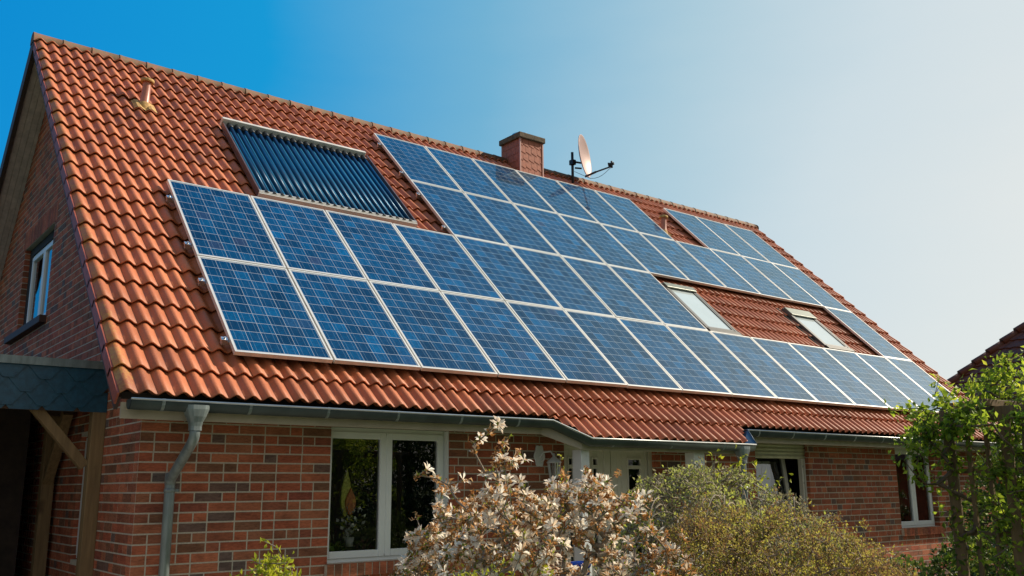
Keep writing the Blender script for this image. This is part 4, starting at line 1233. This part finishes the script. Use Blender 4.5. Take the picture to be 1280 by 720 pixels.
# ---- magnolia in front of the porch
def magnolia():
    d0 = 4.55
    outline = [(476, 735), (500, 700), (516, 668), (545, 640), (535, 600), (548, 578), (570, 584), (600, 575), (612, 560), (640, 556), (662, 590), (700, 598), (720, 592), (745, 588), (775, 602), (800, 622), (830, 645), (856, 668), (868, 735)]
    outline = [(a_, b_ + 12) for a_, b_ in outline]
    T1 = volume(outline, d0, 0.58, 1350, 1.02, power=0.85, gaps=1.15)
    # the long shoots that stand free of the crown
    extra = []
    for (px, py, dd) in [(622, 532, 0), (612, 540, 0), (600, 548, .05), (636, 545, .02), (592, 556, 0), (630, 556, -.03), (648, 566, .03), (655, 575, 0), (593, 566, .04), (640, 580, .04), (533, 587, 0), (524, 594, -.02), (545, 598, .02), (560, 606, 0), (737, 590, .1), (728, 600, .05), (622, 570, 0), (628, 590, 0), (632, 610, 0), (606, 590, .05), (578, 600, .02)]:
        extra.append(at(px, py, d0 - .1) + FT * dd)
    T = np.concatenate([T1, np.array(extra)])
    base = at(700, 700, d0); base[2] = 0.0
    trunk = [base, base + (0.02, 0, .25), base + (0.0, .03, .5), base + (.02, .02, .75)]
    A, par, R_, tips = grow(trunk, T, r_tip=.0024, step=.07, wob=.5, expo=.36, rmax=.035)
    root = empty('magnolia', tuple(base), label='magnolia bush with white and browning star blossoms before the porch', cat='bush')
    V, F, Rr = skeleton_mesh(A, par, R_, 5); np_mesh('branches', V, F, Rr, BARK, parent=root, smooth=True)
    tp = np.array([A[k] for k, _ in tips]); td = np.array([A[k] - A[par[k]] for k, _ in tips]); td = unit(td)
    n_ = len(tp); r0 = RNG.random(n_)
    isx = np.arange(n_)
    fl = []; br = []; lf = []
    for k in range(n_):
        c = tp[k]; ax = unit(td[k] + np.array([0, 0, .5]) + RNG.normal(size=3) * .35)
        x_ = unit(np.cross(ax, RNG.normal(size=3))); y_ = np.cross(ax, x_)
        kind = RNG.random()
        if kind < .36:      # open blossom
            m_ = RNG.integers(8, 13); ph = RNG.random() * 6
            sp = RNG.uniform(.7, 1.35)
            ang = ph + np.arange(m_) * 2.4; el = sp + RNG.normal(size=m_) * .28
            D = np.outer(np.cos(el), ax) + np.sin(el)[:, None] * (np.cos(ang)[:, None] * x_ + np.sin(ang)[:, None] * y_)
            D[:, 2] -= .18
            fl.append((np.repeat(c[None], m_, 0), D, RNG.uniform(.034, .054, m_), RNG.uniform(.011, .017, m_), RNG.random(m_), np.repeat(ax[None], m_, 0)))
            if RNG.random() < .6:
                m_ = 4; br.append((np.repeat(c[None], m_, 0) + RNG.normal(size=(m_, 3)) * .01, unit(RNG.normal(size=(m_, 3))), RNG.uniform(.02, .035, m_), RNG.uniform(.01, .016, m_), RNG.random(m_)))
        elif kind < .88:    # wilted
            m_ = RNG.integers(5, 10)
            D = unit(ax + RNG.normal(size=(m_, 3)) * .9); D[:, 2] -= .25
            br.append((np.repeat(c[None], m_, 0) + RNG.normal(size=(m_, 3)) * .008, D, RNG.uniform(.022, .042, m_), RNG.uniform(.010, .018, m_), RNG.random(m_)))
            if RNG.random() < .5:
                m_ = 3; fl.append((np.repeat(c[None], m_, 0), unit(ax + RNG.normal(size=(m_, 3)) * .7), RNG.uniform(.028, .045, m_), RNG.uniform(.010, .014, m_), RNG.random(m_), np.repeat(ax[None], m_, 0)))
        m_ = RNG.integers(2, 6)
        lf.append((np.repeat(c[None], m_, 0) - td[k] * RNG.uniform(0, .06, (m_, 1)), unit(td[k] + np.array([0, 0, .5]) + RNG.normal(size=(m_, 3)) * .8), RNG.uniform(.014, .032, m_), RNG.uniform(.007, .013, m_), RNG.random(m_)))
    # small leaves and side spurs along the twigs
    thin = np.where(R_ < .006)[0]; pick = RNG.choice(thin, min(len(thin), 5200))
    sp = A[pick] + RNG.normal(size=(len(pick), 3)) * .006
    lf.append((sp, unit(RNG.normal(size=(len(pick), 3)) + np.array([0, 0, .5])), RNG.uniform(.010, .024, len(pick)), RNG.uniform(.005, .010, len(pick)), RNG.random(len(pick))))
    pk = RNG.choice(thin, 2600)
    br.append((A[pk], unit(RNG.normal(size=(len(pk), 3))), RNG.uniform(.008, .022, len(pk)), RNG.uniform(.004, .010, len(pk)), RNG.random(len(pk))))
    def cat(lst): return [np.concatenate([l[i] for l in lst]) for i in range(5)]
    P_, D, L_, W_, Rr = cat(fl); U_ = np.concatenate([l[5] for l in fl])
    V, F, Q = blades(P_, D, L_, W_ * 1.15, Rr, fold=-.18, bend=.3, up=U_, mid=.68)
    np_mesh('blossoms', V, F, Q, leaf_mat('petal', [(0, (0.82, 0.62, 0.42)), (.25, (0.92, 0.82, 0.64)), (.7, (0.96, 0.92, 0.80)), (.9, (0.86, 0.72, 0.58)), (1, (0.72, 0.48, 0.26))], .55), parent=root)
    P_, D, L_, W_, Rr = cat(br); V, F, Q = blades(P_, D, L_, W_, Rr, fold=.4, bend=.6)
    np_mesh('wilted_petals', V, F, Q, leaf_mat('wilted_petal', [(0, (0.26, 0.11, 0.03)), (.4, (0.52, 0.24, 0.07)), (.75, (0.64, 0.38, 0.17)), (1, (0.70, 0.54, 0.36))], .55), parent=root)
    P_, D, L_, W_, Rr = cat(lf); V, F, Q = blades(P_, D, L_, W_, Rr)
    np_mesh('leaves', V, F, Q, leaf_mat('magnolia_leaf', [(0, (0.07, 0.10, 0.012)), (.5, (0.20, 0.25, 0.025)), (1, (0.42, 0.46, 0.06))], .55), parent=root)
magnolia()

def bush(name, label, cat_, outline, d0, half, count, zlow, leafc, leaf_len, leaf_w, per, bark, base_px, arch=0.0, group=None, r_tip=.0016, power=.8, trunks=1, leaf_stop=None, along=0, wob=.5, step=.06, expo=.38, rmax=.03, fuzz=.02, upleaf=.3, gaps=0.0):
    T = volume(outline, d0, half, count, zlow, power=power, gaps=gaps)
    base = at(base_px, 700, d0); base[2] = 0
    top = [base, base + (0, 0, zlow * .35), base + (0.01, 0.01, zlow * .7)]
    A, par, R_, tips = grow(top, T, r_tip=r_tip, step=step, wob=wob, expo=expo, up_bias=arch, rmax=rmax)
    root = empty(name, tuple(base), label=label, cat=cat_, group=group)
    V, F, Rr = skeleton_mesh(A, par, R_, 4); np_mesh('branches', V, F, Rr, bark, parent=root, smooth=True)
    tp = np.array([A[k] for k, _ in tips]); td = unit(np.array([A[k] - A[par[k]] for k, _ in tips]))
    P_ = np.repeat(tp, per, 0); D0 = np.repeat(td, per, 0); m_ = len(P_)
    P_ = P_ - D0 * RNG.uniform(0, .08, (m_, 1)) + RNG.normal(size=(m_, 3)) * fuzz
    if along:
        thin = np.where(R_ < r_tip * 4)[0]; pk = RNG.choice(thin, along)
        P_ = np.concatenate([P_, A[pk] + RNG.normal(size=(along, 3)) * fuzz * .6]); D0 = np.concatenate([D0, unit(A[pk] - A[par[pk]])]); m_ = len(P_)
    D = unit(D0 * .6 + RNG.normal(size=(m_, 3)) * .8 + np.array([0, 0, upleaf]))
    # clumps of tone: neighbouring leaves share part of their colour
    cl = 0.5 + 0.5 * np.sin(P_[:, 0] * 7.1 + 1.3) * np.sin(P_[:, 1] * 6.3 + .4) * np.sin(P_[:, 2] * 8.7)
    Rr = np.clip(.45 * cl + .55 * RNG.random(m_), 0, 1)
    V, F, Q = blades(P_, D, RNG.uniform(leaf_len * .6, leaf_len * 1.3, m_), RNG.uniform(leaf_w * .7, leaf_w * 1.2, m_), Rr)
    np_mesh('leaves', V, F, Q, leafc, parent=root)
    return root

ARCH_LEAF = leaf_mat('pale_leaf', [(0, (0.10, 0.085, 0.055)), (.45, (0.27, 0.24, 0.14)), (.6, (0.34, 0.37, 0.09)), (1, (0.68, 0.74, 0.12))], .55)
arch = bush('arching_shrub', 'dome shaped shrub of arching grey twigs with small pale leaves', 'shrub',
     [(752, 735), (768, 660), (790, 618), (815, 598), (850, 588), (890, 588), (930, 600), (965, 617), (1000, 642), (1030, 664), (1052, 690), (1065, 740)], 6.0, .95, 2600, .95,
     ARCH_LEAF, .026, .014, 6, simple('pale_twig', (0.34, 0.28, 0.20), 0.85, 0, 30, 0.3), 900, gaps=.7, arch=.22, r_tip=.0026, along=9000, wob=.8, step=.07)
# long whips and hanging shoots over the dome
wh = []
for k in range(44):
    s_ = RNG.uniform(800, 985); p0 = at(s_, RNG.uniform(640, 690), 5.7); p0 = p0 + FT * RNG.uniform(-.5, .4)
    dirx = RNG.uniform(-.8, .55); span = RNG.uniform(.3, .6); hgt = RNG.uniform(.10, .22)
    pk_ = []
    for t in np.linspace(0, 1, 9): pk_.append(p0 + RT * dirx * span * t - FT * .25 * t + np.array([0, 0, hgt * 4 * t * (1 - t) * 1.0 - .05 * t]))
    wh.append(pk_)
b = MB()
for pk_ in wh: b.tube(pk_, list(np.linspace(.0055, .002, 9)), 5)
b.build('long_shoots', bpy.data.materials['pale_twig'], arch)

HEDGE_LEAF = leaf_mat('bronze_leaf', [(0, (0.13, 0.06, 0.03)), (.35, (0.27, 0.15, 0.07)), (.6, (0.40, 0.34, 0.07)), (1, (0.74, 0.72, 0.10))], .55)
bush('bronze_shrub', 'fine twigged bronze and yellow shrub before the arching shrub', 'shrub',
     [(812, 740), (830, 680), (850, 655), (880, 645), (920, 640), (960, 645), (985, 640), (1020, 648), (1050, 655), (1075, 668), (1100, 690), (1125, 712), (1150, 745)], 5.0, .55, 2600, .95,
     HEDGE_LEAF, .017, .009, 6, simple('brown_twig', (0.26, 0.18, 0.12), 0.85, 0, 30, 0.3), 960, gaps=.6, arch=.02, r_tip=.0014, along=18000, wob=.35, step=.06, upleaf=.6)
YG = leaf_mat('lime_leaf', [(0, (0.22, 0.25, 0.02)), (.5, (0.42, 0.45, 0.03)), (1, (0.62, 0.60, 0.05))], .45)
bush('lime_shrub', 'tip of a bright yellow green shrub below the left window', 'shrub', [(296, 732), (308, 708), (322, 698), (345, 696), (362, 704), (374, 732)], 4.2, .14, 110, 1.15, YG, .032, .016, 9, BARK, 336, r_tip=.002, fuzz=.012)
bush('lime_shrub', 'low yellow green shrub at the foot of the magnolia', 'shrub', [(560, 740), (580, 716), (610, 706), (650, 703), (690, 709), (715, 718), (735, 740)], 3.9, .22, 150, .95, YG, .028, .014, 8, BARK, 650, r_tip=.002, fuzz=.012)
bush('garden_hedge', 'tall dense green hedge far behind the pergola', 'hedge', [(1196, 720), (1206, 640), (1216, 590), (1235, 566), (1260, 560), (1290, 555), (1340, 560), (1380, 700)], 11.5, .5, 900, .3,
     leaf_mat('hedge_leaf', [(0, (0.03, 0.06, 0.012)), (.5, (0.10, 0.17, 0.03)), (1, (0.30, 0.38, 0.05))], .5), .06, .035, 12, BARK_DK, 1260, r_tip=.003, along=3000, fuzz=.05)
bush('green_undershrub', 'leafy green shrub beneath the right window', 'shrub', [(1040, 745), (1080, 712), (1110, 702), (1150, 695), (1190, 680), (1230, 668), (1290, 660), (1330, 700)], 7.4, .55, 600, .5,
     leaf_mat('mid_leaf', [(0, (0.03, 0.055, 0.012)), (.5, (0.09, 0.14, 0.025)), (1, (0.26, 0.30, 0.05))], .4), .045, .024, 10, BARK_DK, 1180, r_tip=.002, along=4000, fuzz=.03)

# ---- tall slim shoot next to the porch post and the shoots by the porch downpipe
bush('climbing_shoot', 'single leafy yellow green shoot standing before the porch', 'plant', [(696, 640), (698, 575), (700, 562), (704, 575), (706, 640)], 4.9, .01, 16, 1.55, YG, .022, .011, 4, BARK, 700, r_tip=.0015, fuzz=.006)
bush('leafy_shoots', 'yellow green shoots rising beside the porch downpipe', 'plant', [(868, 620), (884, 575), (900, 572), (916, 562), (935, 580), (962, 580), (975, 590)], 6.6, .10, 34, 1.65, YG, .045, .022, 5, BARK, 905, r_tip=.0018, fuzz=.03)

# ================================================================ pergola
pdist = 7.0
pA = at(1188, 560, pdist); pB = at(1259, 560, pdist - .35)
pA[2] = pB[2] = 0
pg = empty('pergola', tuple(pA), label='weathered timber pergola with trellis overgrown by a climber', cat='pergola')
ax_ = unit(pB - pA); bx_ = np.array([-ax_[1], ax_[0], 0.0])
if bx_ @ FT < 0: bx_ = -bx_
hp = at(1190, 527, pdist)[2]
posts = [pA, pB, pA + bx_ * 1.15, pB + bx_ * 1.15, pB + ax_ * 1.1, pB + ax_ * 1.1 + bx_ * 1.15]
for p in posts:
    b = MB(); b.bar(p, p + np.array([0, 0, hp]), .075, .075, up=(.32, -.95, 0)); b.build('post', TRELLIS, pg, bevel=.004)
for o_ in (np.zeros(3), bx_ * 1.15):
    b = MB(); b.bar(pA - ax_ * .05 + o_ + (0, 0, hp + .04), pB + ax_ * 1.5 + o_ + (0, 0, hp + .04), .05, .10); b.build('beam', TRELLIS, pg, bevel=.003)
for k in range(6):
    q = pA + ax_ * (k * .32 + .05); b = MB(); b.bar(q - bx_ * .12 + (0, 0, hp + .115), q + bx_ * 1.4 + (0, 0, hp + .115), .03, .05); b.build('rafter', TRELLIS, pg, bevel=.003)
for k in range(1, 3):
    q = pA + (pB - pA) * k / 3; b = MB(); b.bar(q + (0, 0, .2), q + (0, 0, hp - .02), .022, .03, up=tuple(ax_)); b.build('trellis_slat', TRELLIS, pg)
for z_ in (.5, .95, 1.4, 1.85):
    b = MB(); b.bar(pA + bx_ * .02 + (0, 0, z_), pB + bx_ * .02 + (0, 0, z_), .022, .035); b.build('trellis_slat', TRELLIS, pg)
    b = MB(); b.bar(pB + (0, 0, z_), pB + ax_ * 1.1 + (0, 0, z_), .022, .035); b.build('trellis_slat', TRELLIS, pg)

VINE = leaf_mat('vine_leaf', [(0, (0.06, 0.10, 0.012)), (.35, (0.20, 0.30, 0.025)), (.75, (0.46, 0.56, 0.05)), (.95, (0.68, 0.66, 0.07)), (1, (0.65, 0.30, 0.07))], .6)
def climber():
    T = []
    # crown on the pergola top
    T.append(volume([(1150, 560), (1158, 520), (1170, 500), (1190, 497), (1200, 478), (1215, 470), (1240, 458), (1262, 448), (1290, 440), (1330, 430), (1400, 440), (1450, 520)], pdist, .75, 440, hp - .08, power=1.0, gaps=.8))
    # curtains hanging from beams and on the posts
    for k in range(150):
        s_ = .25 + .75 * RNG.random(); q = pA - ax_ * .15 + ax_ * s_ * 1.7 + bx_ * RNG.choice([0, 1.15]) + RNG.normal(size=3) * .06
        q[2] = hp - RNG.random() ** 2 * .7; T.append(q[None])
    for k in range(330):
        p = posts[RNG.choice([1, 1, 1, 3, 4, 5, 4])]; q = p + RNG.normal(size=3) * np.array([.17, .17, 0]); q[2] = RNG.uniform(.6, hp); T.append(q[None])
    for k in range(45):
        q = posts[0] + RNG.normal(size=3) * np.array([.07, .07, 0]); q[2] = RNG.uniform(.4, hp); T.append(q[None])
    # outlying sprays at the left
    for (px, py) in [(1125, 518), (1133, 512), (1142, 524), (1136, 540), (1150, 530), (1142, 560), (1150, 575), (1146, 590), (1155, 556), (1160, 600), (1130, 566), (1150, 510), (1165, 480), (1128, 550)]:
        T.append((at(px, py, pdist - .2) + RNG.normal(size=3) * .03)[None]); T.append((at(px + 6, py + 5, pdist - .1) + RNG.normal(size=3) * .05)[None])
    T = np.concatenate(T)
    base = pB + ax_ * .12; base = np.array([base[0], base[1], 0])
    tr = [base] + [base + np.array([.03 * math.sin(z_ * 5), .03 * math.cos(z_ * 4), z_]) for z_ in np.linspace(.2, hp, 9)]
    A, par, R_, tips = grow(tr, T, r_tip=.0022, step=.08, wob=.6, expo=.40, rmax=.03)
    root = empty('climbing_plant', tuple(base), label='climbing plant with fresh green leaves covering the pergola', cat='climbing plant')
    V, F, Rr = skeleton_mesh(A, par, R_, 5); np_mesh('stems', V, F, Rr, BARK_DK, parent=root, smooth=True)
    tp = np.array([A[k] for k, _ in tips]); td = unit(np.array([A[k] - A[par[k]] for k, _ in tips])); per = 7
    P_ = np.repeat(tp, per, 0) - np.repeat(td, per, 0) * RNG.uniform(0, .14, (len(tp) * per, 1)) + RNG.normal(size=(len(tp) * per, 3)) * .028
    thin = np.where(R_ < .008)[0]; pk = RNG.choice(thin, 3500); P_ = np.concatenate([P_, A[pk] + RNG.normal(size=(3500, 3)) * .03])
    m_ = len(P_); D = unit(RNG.normal(size=(m_, 3)) + np.array([0, 0, -.15]))
    Rr = RNG.random(m_) * .75 + .25 * (P_[:, 2] > hp + .1) * RNG.random(m_)
    V, F, Q = blades(P_, D, RNG.uniform(.036, .075, m_), RNG.uniform(.020, .036, m_), Rr, fold=.15, bend=.2)
    np_mesh('leaves', V, F, Q, VINE, parent=root)
climber()

# ================================================================ things on the window sill inside
b = MB(); sill_y = YP + .16
b.box(W1[0] - .05, W1[1] + .02, YP + .06, YP + .30, W1[2] - .02, W1[2] + .02); b.build('inner_sill', PVC, w1)
leafd = empty('leaf_ornament', (1.44, sill_y, 1.10), label='tall yellow green leaf shaped ornament with terracotta drop in the window', cat='ornament')
def drop(cx, cz, w_, h_, y_, th, name, m_, par, lean=0):
    b = MB(); P_ = []
    for k in range(28):
        t = 2 * PI * k / 28; zz = -math.cos(t); ww = math.sin(t) * (1 - .55 * max(0, zz) ** 1.2) * (1 if zz < 0 else (1 - zz ** 3))
        P_.append((cx + w_ * .5 * ww + lean * (zz + 1) * h_ * .25, y_, cz + h_ * .5 * zz))
    b.prism(P_, (0, th, 0)); return b.build(name, m_, par, bevel=.006)
drop(1.43, 1.72, .11, .48, sill_y, .02, 'leaf_blade', simple('moss_ornament', (0.62, 0.60, 0.12), 0.9, 0, 40, 0.5, bmp=.004), leafd, .05)
drop(1.475, 1.63, .11, .27, sill_y - .03, .025, 'terracotta_drop', simple('terracotta', (0.75, 0.26, 0.09), 0.8, 0, 30, 0.2), leafd)
b = MB(); b.tube([(1.46, sill_y + .01, 1.07), (1.46, sill_y + .01, 1.52)], .006, 6); b.lathe([(0, 0), (.05, 0), (.05, .015), (0, .02)], 12, Matrix.Translation(Vector((1.46, sill_y + .01, 1.07)))); b.build('stand', BLACKM, leafd)
def pot_plant(name, label, x_, y_, z_, pot, n_, L_, W_, leafm, spread, rise, pr=.05, phh=.09):
    r = empty(name, (x_, y_, z_), label=label, cat='pot plant')
    b = MB(); b.lathe([(0, 0), (pr * .75, 0), (pr, phh), (pr * .9, phh), (pr * .85, phh - .015), (0, phh - .015)], 18, Matrix.Translation(Vector((x_, y_, z_)))); b.build('pot', pot, r)
    c = np.array([x_, y_, z_ + phh - .01]); D = unit(RNG.normal(size=(n_, 3)) * spread + np.array([0, 0, 1.0])); P_ = np.repeat(c[None], n_, 0) + D * RNG.uniform(0, rise, (n_, 1))
    V, F, Q = blades(P_, D + RNG.normal(size=(n_, 3)) * .3, RNG.uniform(L_ * .7, L_ * 1.2, n_), RNG.uniform(W_ * .8, W_ * 1.2, n_), RNG.random(n_))
    np_mesh('foliage', V, F, Q, leafm, parent=r)
pot_plant('orchid', 'pale flowering pot plant beside the window ornament', 1.45, sill_y - .06, W1[2] + .14, simple('white_pot', (0.5, 0.5, 0.48), 0.4), 60, .05, .03, leaf_mat('orchid_petal', [(0, (0.25, 0.32, 0.22)), (.5, (0.55, 0.58, 0.50)), (1, (0.75, 0.72, 0.72))], .3), .35, .30)
pot_plant('leafy_pot_plant', 'broad leaved green pot plant at the left window corner', 1.33, sill_y - .02, W1[2] + .02, simple('clay_pot', (0.3, 0.12, 0.06), 0.7), 16, .16, .055, leaf_mat('broad_leaf', [(0, (0.06, 0.12, 0.02)), (1, (0.20, 0.32, 0.04))], .3), .9, .03, .045, .05)
pot_plant('purple_pot_plant', 'dark purple leaved pot plant on the window sill', 1.66, sill_y - .0, W1[2] + .02, simple('brown_pot', (0.16, 0.07, 0.05), 0.7), 60, .05, .03, leaf_mat('purple_leaf', [(0, (0.05, 0.015, 0.03)), (1, (0.20, 0.05, 0.10))], .3), .9, .10, .045, .06)
# curtain and dark drape in the terrace window
def cloth(name, label, x0, x1, y_, z0, z1, m_, amp, waves):
    b = MB(); b.smooth = True; n_ = 60
    r1 = b.verts([(x0 + (x1 - x0) * k / n_, y_ + amp * math.sin(k / n_ * waves * 2 * PI), z0) for k in range(n_ + 1)])
    r2 = b.verts([(x0 + (x1 - x0) * k / n_, y_ + amp * .8 * math.sin(k / n_ * waves * 2 * PI + .2), z1) for k in range(n_ + 1)])
    for k in range(n_): b.face((r1 + k, r1 + k + 1, r2 + k + 1, r2 + k))
    o = b.build(name, m_); tag(o, label, 'curtain'); return o
cloth('curtain', 'white net curtain behind the tilted window', W2[0] - .05, 8.66, YW + .42, .35, 2.12, FABRIC, .018, 13)
cloth('curtain', 'dark drape gathered beside the white net curtain', 8.58, 9.0, YW + .46, .35, 2.12, FABRIC_DK, .03, 5)
# blue glazed pot between the magnolia stems
b = MB(); bp_ = at(726, 712, 5.4)
blue = empty('blue_planter', (bp_[0], bp_[1], 0), label='blue glazed planter on a stand glimpsed through the magnolia', cat='planter')
T = Matrix.Translation(Vector((bp_[0], bp_[1], bp_[2] - .24)))
b.lathe([(0, 0), (.03, 0), (.048, .12), (.052, .25), (.060, .26), (.060, .285), (.048, .285), (.042, .2), (0, .2)], 28, T); b.build('pot', simple('cobalt_glaze', (0.015, 0.06, 0.42), 0.15), blue)
b = MB(); b.lathe([(0, 0), (.10, 0), (.10, .03), (.03, .05), (.03, bp_[2] - .28), (.06, bp_[2] - .24), (0.06, bp_[2] - .222), (0, bp_[2] - .222)], 20, Matrix.Translation(Vector((bp_[0], bp_[1], 0)))); b.build('stand', CONC, blue)

# ================================================================ garden trees that the panes mirror
def tree_mesh():
    root = empty('garden_tree', (0, 0, 0), label='dark evergreen garden tree mirrored in the window panes', cat='tree', group='garden trees mirrored in the windows')
    b = MB(); b.tube([(0, 0, 0), (.03, 0, 2.0), (0, .05, 4.5), (0, 0, 6.6)], [.16, .12, .07, .015], 8)
    for k in range(34):
        z_ = .7 + k * .16; a_ = k * 2.4; L_ = (1.75 - z_ * .23); b.tube([(0, 0, z_), (math.cos(a_) * L_ * .6, math.sin(a_) * L_ * .6, z_ - .02), (math.cos(a_) * L_, math.sin(a_) * L_, z_ - .18)], [.03, .018, .006], 5)
    o = b.build('trunk', BARK_DK, None); o.parent = root
    n_ = 16000; z_ = .5 + 6.4 * RNG.random(n_) ** 1.25; r_ = (1.9 - z_ * .25) * np.sqrt(RNG.random(n_)) * (1 + .2 * np.sin(z_ * 9)); a_ = RNG.random(n_) * 2 * PI + .0
    P_ = np.stack([r_ * np.cos(a_), r_ * np.sin(a_), z_], 1) + RNG.normal(size=(n_, 3)) * .05
    V, F, Q = blades(P_, RNG.normal(size=(n_, 3)) + np.array([0, 0, -.3]), RNG.uniform(.08, .2, n_), RNG.uniform(.04, .08, n_), RNG.random(n_))
    o = np_mesh('crown', V, F, Q, leaf_mat('evergreen', [(0, (0.03, 0.05, 0.012)), (.6, (0.08, 0.12, 0.025)), (1, (0.22, 0.26, 0.06))], .3)); o.parent = root
    return root
t0 = tree_mesh(); tk = list(t0.children)
for k, (x_, y_, s_) in enumerate([(6.5, -19, .95), (9.5, -21, 1.15), (13, -22, 1.05), (16.5, -21, 1.2), (21, -22, 1.1), (26, -21, 1.2), (31, -19, .9), (1.5, -22, 1.0), (17.4, -8.3, .52)]):
    if k == 0: r = t0
    else:
        r = t0.copy(); col.objects.link(r)
        for ch_ in tk: c = ch_.copy(); col.objects.link(c); c.parent = r
    r['label'] = ['evergreen garden tree mirrored at the left of the front window', 'tall evergreen mirrored in the middle of the front window', 'evergreen garden tree mirrored in the right pane of the front window', 'tall evergreen mirrored in the front door lights', 'evergreen tree mirrored in the tilted window', 'tall evergreen mirrored in the left pane of the right window', 'evergreen tree mirrored in the right pane of the right window', 'evergreen tree standing leftmost in the garden behind the viewer', 'small evergreen tree before the neighbouring house wall'][k]
    r.matrix_basis = Matrix.Translation(Vector((x_, y_, 0))) @ Matrix.Rotation(k * 1.3, 4, 'Z') @ Matrix.Scale(s_, 4)
# net curtains behind the gable window
b = MB(); b.smooth = True; n_ = 60
for (ya, yb) in ((GW[0], .35), (.75, GW[1])):
    r1 = b.verts([(XL + .24 + .02 * math.sin(k / n_ * 44), ya + (yb - ya) * k / n_, GW[2]) for k in range(n_ + 1)])
    r2 = b.verts([(XL + .24 + .02 * math.sin(k / n_ * 44 + .3), ya + (yb - ya) * k / n_, GW[3]) for k in range(n_ + 1)])
    for k in range(n_): b.face((r1 + k, r1 + k + 1, r2 + k + 1, r2 + k))
    tag(b.build('curtain', FABRIC), 'pale curtain at the ' + ('near' if ya < 0 else 'far') + ' side of the gable window', 'curtain'); b = MB(); b.smooth = True
